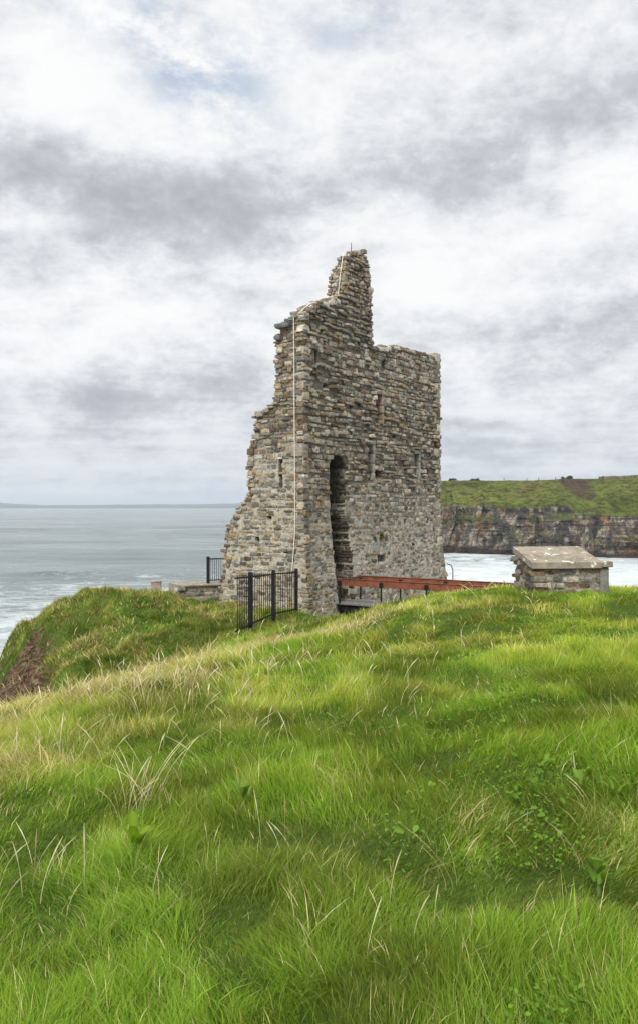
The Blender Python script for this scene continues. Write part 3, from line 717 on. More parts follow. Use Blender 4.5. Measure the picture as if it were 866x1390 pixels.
# dry seed stalks standing above the turf
def stalks():
    r = np.random.default_rng(9); V = []; Q = []; C = []; nn = 0
    spots = []
    for (u, v, Y, c, sp, ln) in [(195, 1140, 4.9, 26, .16, .42), (60, 1060, 6.2, 40, .35, .42), (205, 985, 8.5, 60, .5, .42), (150, 960, 10, 30, .6, .4), (270, 950, 11, 40, .7, .42), (330, 1000, 8, 30, .8, .32), (60, 1230, 3.8, 16, .3, .3), (600, 1210, 3.8, 9, .25, .28), (540, 1290, 3.2, 8, .3, .26), (200, 900, 14, 60, 1.3, .42), (420, 900, 13, 60, 1.6, .34), (120, 930, 13, 30, .8, .5), (560, 850, 18, 50, 1.5, .3), (330, 880, 17, 40, 1.0, .35), (250, 985, 9, 120, 1.3, .30), (350, 950, 10.5, 120, 1.5, .28), (120, 990, 9.5, 90, 1.0, .32), (420, 1000, 8, 60, 1.2, .24), (560, 920, 10, 60, 1.8, .22), (760, 1130, 4.6, 14, .5, .24), (680, 860, 14, 40, 2.2, .22), (430, 1180, 4.2, 9, .4, .3), (720, 1200, 3.9, 7, .3, .24), (480, 822, 20.5, 40, .8, .32), (360, 1050, 6, 14, .5, .3)]:
        X = (u-433)/F*Y
        for _ in range(c): spots.append((X+r.normal(0, sp*.6), Y+r.normal(0, sp*.6), ln*r.uniform(.5, 1.15), Y))
    for (x, y, ln, Y) in spots:
        if blocked(np.array([x]), np.array([y]))[0]: continue
        z0 = float(gz(x, y))+EYE-.02; an = 2.6+r.normal(0, .9) if r.random() < .45 else r.normal(.3, .7); le = r.uniform(.15, .9)*ln
        w = (.0009+.00038*Y)*r.uniform(.6, 1.3)*.75; fa = r.normal(0, .6); wx, wy = math.cos(fa)*w, math.sin(fa)*w
        col = np.array([.62, .56, .36])*r.uniform(.55, 1.05) if r.random() < .8 else np.array([.33, .22, .13])
        S = 5
        for j in range(S+1):
            f = j/S; p = np.array([x+math.cos(an)*le*f**1.8, y+math.sin(an)*le*f**1.8, z0+ln*(f-.18*f*f)])
            k = (.8-.35*f)+(1.1 if .72 < f < .95 else 0)
            V += [p-np.array([wx, wy, 0])*k, p+np.array([wx, wy, 0])*k]; C += [col, col]
            if j < S: Q.append([nn+2*j, nn+2*j+1, nn+2*j+3, nn+2*j+2])
        nn += 2*(S+1)
    tag(mesh_obj('dry_stalks', np.array(V), [np.array(Q)], M_GRASS, None, None, True, {'Col': np.array(C)}), 'thin dry straw coloured seed stalks standing above the grass', 'grass', kind='stuff')
stalks()

# broad-leaved dock plants in the turf
def leafgeo(mb_list, base, an, ln, wd, tilt, col):
    V, Q, C = mb_list; S = 5; nn = len(V)
    ex = np.array([math.cos(an), math.sin(an), 0]); ey = np.array([-math.sin(an), math.cos(an), 0])
    for j in range(S+1):
        f = j/S; w = wd*math.sin(math.pi*min(1, f*.93+.05))**.7; hgt = ln*(math.sin(tilt)*f-.45*f*f*.6)
        c = base+ex*ln*math.cos(tilt)*f+np.array([0, 0, hgt+.02])
        V += [c-ey*w/2+np.array([0, 0, w*.22]), c, c+ey*w/2+np.array([0, 0, w*.22])]; C += [col*1.0, col*1.25, col*.95]
    for j in range(S):
        for k in range(2): Q.append([nn+3*j+k, nn+3*j+k+1, nn+3*j+3+k+1, nn+3*j+3+k])
def dock(u, v, nl, ln, label, seed, tint):
    ln = ln*.9; tint = (tint[0]*.95, tint[1]*.72, tint[2]*.45)
    r = np.random.default_rng(seed)
    Y = 3.0
    for _ in range(60):                       # march the sight line down to the turf
        X = (u-433)/F*Y
        if -(v-688)/F*Y < float(gz(X, Y))+.10: break
        Y += .1
    b = np.array([X, Y, float(gz(X, Y))+EYE+.03]); V, Q, C = [], [], []
    for i in range(nl):
        leafgeo((V, Q, C), b+np.array([r.normal(0, .02), r.normal(0, .02), r.uniform(0, .05)]), 2*math.pi*i/nl+r.normal(0, .3), ln*r.uniform(.7, 1.1), ln*.32, r.uniform(.75, 1.3), np.array(tint)*r.uniform(.8, 1.15))
    root = empty('dock_plant', tuple(b), label, 'plant', 'broad leaved plants in the turf')
    mesh_obj('leaves', np.array(V), [np.array(Q)], M_GRASS, root, tuple(b), True, {'Col': np.array(C)})
    mb = MB(); mb.tube([b-np.array([0, 0, .05]), b+np.array([0, 0, .03])], [.010, .007], 6); mb.build('stem', M_STEM, root)
dock(182, 1146, 7, .17, 'yellow green broad leaved plant beside the arching dry stalks at lower left', 1, (.14, .30, .04))
dock(330, 1083, 6, .15, 'grey green broad leaved plant alone in the middle left turf', 2, (.13, .27, .08))
dock(812, 1192, 8, .15, 'dark green broad leaved plant nearest the lower right corner', 3, (.10, .24, .05))
def herbs():
    """low clover-like and dock leaves mixed through the turf in patches"""
    r = np.random.default_rng(77); m = 60000
    y = r.uniform(2.2, 13, m); x = r.uniform(-1, 1, m)*(.37*y+.4)
    pm = fbm(x*1.1+5, y*.9, 101, 3)+.22*np.exp(-((x-1.6)**2/.8+(y-5.2)**2/2.5)); k = r.random(m) < sst(.60, .74, pm)*.9; x, y = x[k], y[k]; m = len(x)
    sz_ = r.uniform(.005, .010, m)*(1+.05*y)*(1+1.2*(r.random(m) < .08)); a = r.uniform(0, 2*math.pi, m); ti = r.uniform(-.6, .6, m); tj = r.uniform(-.6, .6, m)
    z = gz(x, y)+EYE+r.uniform(.02, .085, m)
    V = []
    for (p, q) in ((-1, 0), (-.45, -.62), (.35, -.6), (1, 0), (.35, .6), (-.45, .62)):
        dx_ = (p*np.cos(a)-q*np.sin(a))*sz_; dy_ = (p*np.sin(a)+q*np.cos(a))*sz_
        V.append(np.stack([x+dx_, y+dy_, z+(p*ti+abs(q)*.35+q*tj)*sz_], -1))
    V = np.stack(V, 1).reshape(-1, 3); b = np.arange(m)*6
    Q = np.concatenate([np.stack([b, b+1, b+2, b+3], -1), np.stack([b, b+3, b+4, b+5], -1)])
    c = np.array([.10, .19, .02])*r.uniform(.6, 1.5, m)[:, None]
    tag(mesh_obj('clover', V, [Q], M_GRASS, None, None, False, {'Col': np.repeat(c, 6, 0)}), 'low clover and herb leaves scattered in patches through the turf', 'clover', kind='stuff')
herbs()
dock(735, 1040, 6, .12, 'broad leaved plant at the left end of the weedy patch on the right', 10, (.12, .27, .06))
dock(790, 1068, 6, .13, 'larger broad leaved plant in the middle of the weedy patch on the right', 11, (.12, .27, .06))
dock(838, 1070, 5, .12, 'broad leaved plant closest to the right edge of the picture', 12, (.12, .27, .06))

# ------------------------------------------------------------------ sloping slab plinth on the crest
e1 = np.array([math.cos(R(8)), math.sin(R(8)), 0]); e2 = np.array([-math.sin(R(8)), math.cos(R(8)), 0]); P0 = np.array([3.49, 14.5, 0])
PB = empty('stone_plinth', (3.9, 14.9, ZV(806, 14.6)), 'low rubble stone plinth with a sloping lichen spotted concrete top on the grassy crest', 'plinth')
ps = Stones(); zb = EYE-1.75; W_, D_ = 1.16, .78
def ptop(c): return EYE-1.0+.20*c/.8
core = MB()
def P3(a, c, z): return P0+e1*a+e2*c+ZUP*z
i_ = .03
Vc = [P3(i_, i_, zb), P3(W_+.1, i_, zb), P3(W_+.1, D_, zb), P3(i_, D_, zb), P3(i_, i_, ptop(0)), P3(W_+.1, i_, ptop(0)), P3(W_+.1, D_, ptop(D_)), P3(i_, D_, ptop(D_))]
ps.V.append(np.array(Vc)); ps.F.append(np.array([[0, 1, 5, 4], [1, 2, 6, 5], [2, 3, 7, 6], [3, 0, 4, 7], [4, 5, 6, 7], [3, 2, 1, 0]])); ps.C.append(np.tile(np.array([.25, .23, .19]), (8, 1))); ps.n = 8
stl = lambda a, z: dict(h=(.075, .14), w=(.11, .30), prot=(.0, .03), gap=.006, skip=.0, rough=.12, pal={'grey': 3, 'slate': 3, 'brown': 1.5, 'ochre': .9})
rng = np.random.default_rng(11)
lay(ps, lambda a, z: P3(a, i_, z), lambda z: 0, lambda z: W_-.02, zb, ptop(0), e1, -e2, lambda a, z, w: z < ptop(0)-.03, stl)
lay(ps, lambda a, z: P3(i_, a, z), lambda z: 0, lambda z: D_-.03, zb, ptop(D_), e2, -e1, lambda a, z, w: z < ptop(a)-.03, stl)
lay(ps, lambda a, z: P3(a, D_, z), lambda z: 0, lambda z: W_, zb, ptop(D_), e1, e2, lambda a, z, w: z < ptop(D_)-.03, stl)
lay(ps, lambda a, z: P3(W_+.1, a, z), lambda z: .1, lambda z: D_-.03, zb, ptop(D_), e2, e1, lambda a, z, w: z < ptop(a)-.03, stl)
mesh_obj('stone_base', np.concatenate(ps.V), [np.concatenate(ps.F)], M_STONE, PB, base_of(PB), False, {'Col': np.concatenate(ps.C)})
# slab: subdivided wedge-edged sheet with worn edges
def slab():
    nx, ny = 40, 24; V = []; 
    a = np.linspace(-.02, W_+.03, nx); c = np.linspace(-.05, .84, ny)
    A, Cc_ = np.meshgrid(a, c, indexing='ij'); zt = ptop(Cc_)+.10+.006*(fbm(A*6, Cc_*6, 5, 3)-.5)
    ed = .012*(fbm(A*9, Cc_*9, 6, 3)-.5)
    A2 = A+np.where((A < 0) | (A > W_), ed, 0); C2 = Cc_+np.where((Cc_ < -.04) | (Cc_ > .83), ed, 0)
    top = P0+A2[..., None]*e1+C2[..., None]*e2+zt[..., None]*ZUP; bot = P0+A2[..., None]*e1+C2[..., None]*e2+(zt-.10)[..., None]*ZUP
    V = np.concatenate([top.reshape(-1, 3), bot.reshape(-1, 3)]); n0 = nx*ny; Q = []
    for i in range(nx-1):
        for j in range(ny-1):
            k = i*ny+j; Q.append([k, k+ny, k+ny+1, k+1]); Q.append([n0+k, n0+k+1, n0+k+ny+1, n0+k+ny])
    for i in range(nx-1):
        k = i*ny; Q.append([k, n0+k, n0+k+ny, k+ny]); k = i*ny+ny-1; Q.append([k, k+ny, n0+k+ny, n0+k])
    for j in range(ny-1):
        k = j; Q.append([k, k+1, n0+k+1, n0+k]); k = (nx-1)*ny+j; Q.append([k, n0+k, n0+k+1, k+1])
    mesh_obj('sloping_slab', V, [np.array(Q)], M_SLAB, PB, base_of(PB), False)
slab()
mb = MB(); mb.bevbox(P3(W_+.095, .09, (zb+ptop(0))/2-.02), e1, e2, ZUP, .075, .10, (ptop(0)-zb)/2+.02, .012); mb.build('corner_pier', M_PIER, PB)
mb = MB(); mb.bevbox(P3(W_+.125, .06, ptop(0)+.048), e1, e2, ZUP, .09, .125, .048, .01); mb.build('pier_cap', M_SLAB, PB)

# ------------------------------------------------------------------ footbridge
FB = empty('footbridge', tuple(C0+d*2.2+n*.3+ZUP*(EYE-3.3)), 'narrow footbridge with rust red handrail boards leading to the tower doorway', 'footbridge')
RT = EYE-2.36; DK = ZV(817, 29.2)
pA = np.array([XU(458, 29.0), 29.0, 0]); pB = np.array([XU(485, 30.25), 30.25, 0])
LB = 7.0
# both rails start near the wall face and run square to it
mb = MB()
wdir = (pB-pA)-n*np.dot(pB-pA, n); wb = np.linalg.norm(wdir); wdir /= wb
pB = pA+wdir*wb+n*np.dot(pB-pA, n)
np_ = 44
for k in range(np_):
    cc = pA+wdir*wb/2+n*(-.1+(k+.5)*LB/np_)+ZUP*(DK-.03)
    mb.bevbox(cc, n, wdir, ZUP, LB/np_/2-.004, wb/2+.06, .025, .004)
mb.build('deck', M_DECK, FB)
mb = MB()
for q_ in (.08, wb-.08): mb.box(pA+wdir*q_+n*(LB/2-.1)+ZUP*(DK-.16), n, wdir, ZUP, LB/2-.02, .04, .10)
mb.build('deck_beams', M_IRON, FB)
def rail(P, w0):
    mb = MB(); L0 = w0; mb.bevbox(P+n*(L0+LB-.0)/2+ZUP*(RT-.105), n, wdir, ZUP, (LB-L0)/2, .022, .105, .006)
    mb.bevbox(P+n*(L0+LB)/2+ZUP*(RT+.012), n, wdir, ZUP, (LB-L0)/2, .045, .009, .003)
    return mb.build('handrail', M_RED, FB)
rail(pA, 0.02); rail(pB, .02)
def kof(P, u):
    k = (u-433)/F; return (k*P[1]-P[0])/(n[0]-k*n[1])
for (P, us, sg) in ((pA, (462, 518, 579, 644), -1), (pB, (490, 544, 605, 672), -1)):
    for u in us:
        kk = kof(P, u); c = P+n*kk+wdir*sg*.045
        mb = MB(); mb.box(c+ZUP*(RT+DK-.2)/2, n, wdir, ZUP, .022, .018, (RT-DK+.05)/2+.02)
        po = mb.build('post', M_IRON, FB)
        mb = MB(); mb.bevbox(c+ZUP*(RT-.13)+wdir*sg*.012, n, wdir, ZUP, .065, .012, .085, .004)
        mesh_obj('bracket', np.concatenate(mb.V), [np.concatenate(mb.F), np.concatenate(mb.T)], M_IRON, po, base_of(FB))
# ------------------------------------------------------------------ iron fences
def fence(name, P, hts, label, group, posts, gap=.105, counts=None, pr=.009, postw=.04, drop=0.0, panelz=None):
    """P: list of ground points; one picket panel per bay, one post per point flagged"""
    root = empty(name, tuple(P[0]), label, 'fence', group)
    for i, p in enumerate(P):
        if posts[i]:
            mb = MB(); mb.bevbox(np.array(p)+ZUP*(hts[i]/2-.1), (1, 0, 0), (0, 1, 0), ZUP, postw, postw, hts[i]/2+.12, .006)
            mb.build('post', M_IRON, root)
    for i in range(len(P)-1):
        a = np.array(P[i]); b = np.array(P[i+1]); ln = np.linalg.norm((b-a)[:2]); m = counts[i] if counts else max(2, int(ln/gap)); e = (b-a)/np.linalg.norm(b-a)
        mb = MB()
        for k in range(1, m):
            f = k/m; c = a+(b-a)*f; h = hts[i]*(1-f)+hts[i+1]*f+rng.uniform(-.01, .01)
            mb.tube([c+ZUP*.05, c+ZUP*(h*.97-.02), c+ZUP*(h*.97+.015)], [pr, pr, .003], 6, False)
        side = np.cross(e, ZUP); side /= np.linalg.norm(side)
        for zf in (.12, .93):
            h0 = hts[i]*zf; h1 = hts[i+1]*zf; A = a+ZUP*h0; B = b+ZUP*h1; t_ = (B-A)/np.linalg.norm(B-A)
            mb.box((A+B)/2, t_, side, np.cross(side, t_), np.linalg.norm(B-A)/2, .008, .02)
        mb.build('picket_panel', M_IRON, root)
def fp(u, v, Y): return PT(u, v, Y)
P = [fp(320, 868, 19.4), fp(340, 857, 21.2), fp(371.5, 841, 24.9), fp(402.5, 834, 26.6)]
fence('iron_fence', P, [1.44, 1.40, 1.38, 1.36], 'black iron picket fence with three thick posts standing in grass before the tower', None, [0, 1, 1, 1], counts=[8, 11, 10], pr=.011, postw=.05)
mb = MB(); 
# terrace wall with stones
TW_ = empty('terrace_wall', PT(270, 815, 30.5), 'low rubble stone terrace wall running left from the foot of the tower', 'wall')
A_ = np.array(PT(242, 793, 30.2)); B_ = np.array(PT(312, 796, 30.9)); A_[2] = B_[2] = ZV(794.5, 30.5)
eW = (B_-A_); lw = np.linalg.norm(eW); eW /= lw; nW = np.array([eW[1], -eW[0], 0]); sw_ = Stones()
nb = -nW
dpt = 1.4; zt = A_[2]; z0 = zt-1.3
Vc = [A_+nW*-.03+ZUP*(z0-zt), B_+nW*-.03+ZUP*(z0-zt), B_-nW*dpt+ZUP*(z0-zt), A_-nW*dpt+ZUP*(z0-zt)]; Vc += [v_+ZUP*1.28 for v_ in Vc]
sw_.V.append(np.array(Vc)); sw_.F.append(np.array([[0, 1, 5, 4], [1, 2, 6, 5], [2, 3, 7, 6], [3, 0, 4, 7], [4, 5, 6, 7], [3, 2, 1, 0]])); sw_.C.append(np.tile(np.array([.36, .33, .28]), (8, 1))); sw_.n = 8
sty = lambda a, z: dict(h=(.10, .17), w=(.16, .4), prot=(.0, .04), gap=.009, skip=.0, rough=.12, pal={'grey': 5, 'slate': 2, 'brown': 1})
lay(sw_, lambda a, z: A_*np.array([1, 1, 0])+eW*a-nW*.03+ZUP*z, lambda z: 0, lambda z: lw, z0, zt-.05, eW, nW, lambda a, z, w: z < zt-.06, sty)
lay(sw_, lambda a, z: A_*np.array([1, 1, 0])-nW*a+eW*.03+ZUP*z, lambda z: 0, lambda z: dpt, z0, zt-.05, -nW, -eW, lambda a, z, w: z < zt-.06, sty)
mesh_obj('stone_face', np.concatenate(sw_.V), [np.concatenate(sw_.F)], M_STONE, TW_, base_of(TW_), False, {'Col': np.concatenate(sw_.C)})
mb = MB(); k = 0.0
while k < lw:
    w = min(rng.uniform(.4, .7), lw-k); mb.bevbox(A_+eW*(k+w/2)-nW*(dpt/2-.04)+ZUP*(.0+rng.uniform(-.006, .006)), eW, nW, ZUP, w/2-.006, dpt/2+.02, .03, .01); k += w
mb.build('coping', M_SLAB, TW_)
P = [tuple(A_+eW*1.02-nW*.55+ZUP*.02), tuple(A_+eW*1.75-nW*.62+ZUP*.02), ]
u_ = PT(283, 790, 30.9); P = [PT(283, 791, 30.9), PT(309, 791, 31.4)]; P = [(p[0], p[1], zt+.03) for p in P]
fence('railing', P, [.92, .90], 'short run of black iron railing on the terrace wall left of the tower', None, [1, 0], gap=.085, pr=.010, postw=.05)
# bent steel post right of the tower
bp = PT(614, 795, 34); BPs = empty('bent_post', bp, 'thin dark steel post with cranked top at the right foot of the tower', 'post')
mb = MB(); b0 = np.array(bp); mb.tube([b0-ZUP*.6, b0+ZUP*.62, b0+ZUP*.78+np.array([-.06, 0, 0]), b0+ZUP*.84+np.array([-.22, 0, 0])], .018, 8)
mb.build('upright', M_IRON, BPs)
mb = MB(); 
for zz in (.35, .55): mb.tube([b0+ZUP*zz, b0+ZUP*(zz-.02)+np.array([.5, 1.2, 0])], .004, 6)
mb.build('wire', M_IRON, BPs)

# small posts and a concrete stump on the mound
def on_ground(u, Y, dz=0): 
    X = XU(u, Y); return np.array([X, Y, float(gz(X, Y))+EYE+dz])
c = on_ground(213, 29.2); ST2 = empty('concrete_stump', tuple(c), 'squat brown concrete block standing on the grassy mound left of the terrace wall', 'block')
mb = MB(); mb.bevbox(c+ZUP*.14, (.98, .17, .05), (-.17, .98, 0), (-.05, 0, 1), .17, .15, .30, .03); mb.bevbox(c+ZUP*.455, (.98, .17, .05), (-.17, .98, 0), (-.05, 0, 1), .185, .165, .03, .012)
mb.build('block', M_BLOCK, ST2)
for (u, Y, lab) in ((88, 30.0, 'short dark timber post on the seaward edge of the mound'),):
    c = on_ground(u, Y); r_ = empty('timber_post', tuple(c), lab, 'post')
    mb = MB(); mb.tube([c-ZUP*.2, c+ZUP*.24, c+ZUP*.27], [.055, .05, .035], 8); mb.build('shaft', M_POST, r_)
    mb = MB(); mb.tube([c+ZUP*.271, c+ZUP*.30], [.035, .03], 8); mb.build('cap', M_IRON, r_)
# dark planter-like clump under the bridge handrail and tufts on the tower
def tuft(c, nrm, label, seed, size, cols_, cnt=160):
    r = np.random.default_rng(seed); V = []; Q = []; C = []; nn = 0
    root = empty('wall_plant', tuple(c), label, 'plant', 'plants rooted in the tower joints')
    for _ in range(cnt):
        v = r.normal(0, 1, 3); v /= np.linalg.norm(v); v = v+nrm*.9+np.array([0, 0, .25]); v /= np.linalg.norm(v)
        p0 = c+r.normal(0, size*.12, 3); l = size*r.uniform(.6, 1.1); w = .018
        sd = np.cross(v, [0, 0, 1]); sd /= np.linalg.norm(sd)+1e-6
        V += [p0-sd*w, p0+sd*w, p0+v*l+sd*w*.6-ZUP*l*.15, p0+v*l-sd*w*.6-ZUP*l*.15]; Q.append([nn, nn+1, nn+2, nn+3]); nn += 4
        col = np.array(cols_)*r.uniform(.7, 1.3); C += [col]*4
    mesh_obj('leaves', np.array(V), [np.array(Q)], M_GRASS, root, tuple(c), False, {'Col': np.array(C)})
def onfront(u, v, off=.03):
    s, z = sz(u, v); return C0+d*s+n*(float(bat(z))+off)+ZUP*z
tuft(onfront(514, 727), n, 'round green plant growing out of the tower wall above the square niche stone', 1, .15, (.14, .17, .03))
tuft(onfront(505, 731), n, 'smaller green plant left of the round one on the tower wall', 2, .11, (.13, .17, .035), 90)

# ------------------------------------------------------------------ far cliffs across the cove
path = np.array([(470, 520), (540, 360), (585, 290), (600, 283), (640, 276), (700, 269), (780, 258), (866, 249), (960, 235), (1100, 215), (1400, 190)], float)
NA = 900; uu = np.interp(np.linspace(0, 1, NA), np.linspace(0, 1, len(path)), path[:, 0]); 
uu = np.interp(np.linspace(0, 1, NA), [0, .12, .75, 1], [470, 590, 900, 1400]); Yb = np.interp(uu, path[:, 0], path[:, 1]); Xb = (uu-433)/F*Yb
arc = np.concatenate([[0], np.cumsum(np.hypot(np.diff(Xb), np.diff(Yb)))])
rock_v = np.interp(uu, [470, 600, 650, 700, 750, 790, 830, 866, 1400], [684, 684, 685, 687, 688, 693, 699, 697, 695])
ridge_v = np.interp(uu, [470, 600, 640, 700, 760, 800, 866, 1400], [655, 652.5, 652, 652, 650.5, 649.5, 648, 640])
rock_top = (688-rock_v)/F*(Yb+7)+(fbm(arc*.12, arc*0, 3, 4)-.5)*3.0
ridge_top = (688-ridge_v)/F*(Yb+65)+(fbm(arc*.05, arc*0+3, 4, 3)-.5)*.5
NR, NG, NP = 110, 70, 8
Vc = np.zeros((NA, NR+NG+NP, 3)); Cl = np.zeros((NA, NR+NG+NP, 3))
nxp = np.gradient(Yb); nyp = -np.gradient(Xb); nl_ = np.hypot(nxp, nyp); nxp, nyp = nxp/nl_, nyp/nl_          # outward normal (towards camera side)
sgn = np.sign(-(nyp)); nxp, nyp = nxp*sgn, nyp*sgn
for r_ in range(NR):
    f = r_/(NR-1); z = -17+(rock_top+17)*f
    strata = .7*np.round(fbm(arc*.02, z*.55, 8, 3)*7)/7*2-.6
    fis = (fbm(arc*.30, z*.05, 5, 5)-.5)*8.5; blk = (np.round(fbm(arc*.35+z*.02, z*.4, 6, 3)*8)/8-.5)*3.2
    back = 1.0+6.0*f**1.3
    cave = 3.5*np.exp(-((uu-612)/9)**2)*np.exp(-((f-.5)/.35)**2)+2.8*np.exp(-((uu-845)/22)**2)*np.exp(-((f-.28)/.16)**2)+2.2*np.exp(-((uu-735)/16)**2)*np.exp(-((f-.3)/.14)**2)
    off = fis*.8+blk*.7+strata*1.0-back-cave
    Vc[:, r_, 0] = Xb+nxp*off; Vc[:, r_, 1] = Yb+nyp*off; Vc[:, r_, 2] = z+EYE
    tide = sst(.30, .20, f+.10*(fbm(arc*.08, arc*0+2, 9, 3)-.5)); ledge = sst(.64, .72, fbm(arc*.07, z*.55, 14, 3))*sst(.35, .5, f)*.7+sst(.95, .99, f+.06*(fbm(arc*.3, z, 15, 2)-.5))
    Cl[:, r_, 0] = tide*.92; Cl[:, r_, 1] = np.clip(ledge, 0, 1)
o0 = Vc[:, NR-1].copy()
for g in range(NG):
    f = (g+1)/NG; dist = 60*f; z = rock_top+(ridge_top-rock_top)*(1-(1-f)**1.25)
    bmp = (fbm(arc*.09, f*3+arc*0, 31, 5)-.5)*6.0*math.sin(math.pi*min(1, f*1.0))+(fbm(arc*.5, f*22+arc*0, 33, 3)-.5)*.9*(1-f*.7)
    Vc[:, NR+g, 0] = o0[:, 0]-nxp*dist*(Xb/Yb*0+1)*0+Xb/Yb*dist; Vc[:, NR+g, 1] = o0[:, 1]+dist; Vc[:, NR+g, 2] = z+bmp+EYE
    br = .9*np.exp(-((uu-780+26*(f-.5)+14*(fbm(arc*.12, f*3+arc*0, 45, 3)-.5))/22)**2)*sst(.15, .4, f)*sst(1.0, .8, f)*1.25
    Cl[:, NR+g, 2] = np.clip(.85*sst(.35, .65, br*(.3+1.3*fbm(arc*.3, f*8+arc*0, 44, 4)))+.7*sst(.60, .72, fbm(arc*.10, f*5+arc*0, 46, 4)), 0, 1)
for g in range(NP):
    f = (g+1)/NP; dist = 60+400*f
    Vc[:, NR+NG+g, 0] = o0[:, 0]+Xb/Yb*dist; Vc[:, NR+NG+g, 1] = o0[:, 1]+dist; Vc[:, NR+NG+g, 2] = ridge_top+EYE-.5-2*f
K = NR+NG+NP; I, J = np.meshgrid(np.arange(NA-1), np.arange(K-1), indexing='ij')
q = np.stack([I*K+J, (I+1)*K+J, (I+1)*K+J+1, I*K+J+1], -1).reshape(-1, 4)
mi = (J.reshape(-1) >= NR-1).astype(int)
tag(mesh_obj('cliffs', Vc.reshape(-1, 3), [q], [M_CLIFF, M_HEAD], None, None, False, {'Col': Cl.reshape(-1, 3)}, mi), kind='structure')
def head_z(u, Yoff=60):
    i = int(np.argmin(abs(uu-u))); p = Vc[i, NR+NG-1]; return p
def shrub(u, size, label, seed):
    r = np.random.default_rng(seed); p = head_z(u).copy(); i = int(np.argmin(abs(uu-u)))
    p = Vc[i, NR+NG-3].copy()-np.array([0, 0, .15*size])
    root = empty('shrub', tuple(p), label, 'shrub', 'shrubs on the far clifftop')
    V = []; Q = []; C = []; nn = 0
    lobes = [(r.normal(0, size*.38), r.normal(0, size*.3), size*r.uniform(.0, .42), size*r.uniform(.22, .40)) for _ in range(8)]
    for _ in range(900):
        lx, ly, lz, lr = lobes[r.integers(len(lobes))]
        v = r.normal(0, 1, 3); v /= np.linalg.norm(v); c = p+np.array([lx, ly, lz])+v*lr*r.random()**.33
        if c[2] < p[2]: continue
        a = r.normal(0, 1, 3); a /= np.linalg.norm(a); b = np.cross(a, r.normal(0, 1, 3)); b /= np.linalg.norm(b); s_ = size*.05
        V += [c-a*s_-b*s_, c+a*s_-b*s_, c+a*s_+b*s_, c-a*s_+b*s_]; Q.append([nn, nn+1, nn+2, nn+3]); nn += 4
        col = np.array([.05, .075, .025])*r.uniform(.5, 1.6); C += [col]*4
    mesh_obj('foliage', np.array(V), [np.array(Q)], M_GRASS, root, tuple(p), False, {'Col': np.array(C)})
    mb = MB()
    for (lx, ly, lz, lr) in lobes[:4]: mb.tube([p-ZUP*.3, p+np.array([lx*.5, ly*.5, lz*.5]), p+np.array([lx, ly, lz])], [size*.04, size*.03, size*.012], 6)
    mb.build('stems', M_BARK, root)
shrub(764, 2.5, 'dark bushy shrub above the bare brown patch on the far clifftop', 1)
shrub(634, 1.7, 'right hand low shrub of the pair nearest the tower on the far clifftop', 2)
shrub(627, 1.6, 'small shrub filling the gap beside the tower on the far clifftop', 3)
shrub(604, 1.7, 'leftmost shrub on the far clifftop, touching the tower outline', 4)
# clifftop fence posts and a stone wall along the ridge at the right
for k, u in enumerate([676, 705, 722, 742, 806, 812]):
    i = int(np.argmin(abs(uu-u))); p = Vc[i, NR+NG-3].copy()
    o = empty('fence_post', tuple(p), 'thin weathered fence post on the far clifftop skyline', 'post', 'posts along the far clifftop')
    mb = MB(); mb.tube([p-ZUP*.3, p+ZUP*.9, p+ZUP*.95], [.13, .12, .08], 6); mb.build('shaft', M_POST, o)
i0 = int(np.argmin(abs(uu-808))); i1 = int(np.argmin(abs(uu-905)))
rw = Stones(); r0 = base = Vc[i0, NR+NG-2]
for i in range(i0, i1):
    p = Vc[i, NR+NG-2]; rw.add(p+ZUP*(.25+rng.uniform(-.1, .15)), np.array([1, 0, 0.]), ZUP, np.array([0, -1., 0]), .32, rng.uniform(.3, .55), .5, .4, pick({'slate': 3, 'brown': 2}), .2)
DW = tag(mesh_obj('field_wall', np.concatenate(rw.V), [np.concatenate(rw.F)], M_STONE, None, tuple(r0), False, {'Col': np.concatenate(rw.C)}), 'low dark dry stone wall along the far clifftop at the right', 'wall')

# ------------------------------------------------------------------ distant land across the bay
Yd = 9000.0; nu = 260; ud = np.linspace(-500, 560, nu)
vt = np.interp(ud, [-500, -60, 0, 20, 60, 130, 200, 270, 340, 560], [680, 680.5, 682.5, 684, 685.6, 685.2, 684.6, 684.6, 682.6, 681])+(fbm(ud*.08, ud*0, 3, 4)-.5)*1.1
rows = []
for k, (dy, hf) in enumerate([(0, 0), (150, .28), (500, .55), (1200, .85), (2000, 1.0), (4000, .6), (6000, 0)]):
    top = (688-vt)/F*(Yd+2000)+15
    z = top*hf+(fbm(ud*.05+k, ud*0+k, 12, 4)-.5)*16*(0 < hf < 1)
    if k == 0: z = z-2
    rows.append(np.stack([(ud-433)/F*(Yd+dy), np.full(nu, Yd+dy), z], -1))
Vd = np.stack(rows, 1); K = Vd.shape[1]; I, J = np.meshgrid(np.arange(nu-1), np.arange(K-1), indexing='ij')
q = np.stack([I*K+J, (I+1)*K+J, (I+1)*K+J+1, I*K+J+1], -1).reshape(-1, 4)
mh, nt, b = newmat('distant_land'); p = pos(nt); nn_ = noise(nt, p, .0022, 8, .7)
L(nt, ramp(nt, nn_, [(.35, (.03, .045, .03)), (.5, (.05, .07, .04)), (.6, (.09, .11, .06)), (.7, (.16, .16, .12))]), b.inputs['Base Color']); b.inputs['Roughness'].default_value = 1
tag(mesh_obj('hills', Vd.reshape(-1, 3), [q], mh, None, None, True), kind='structure')

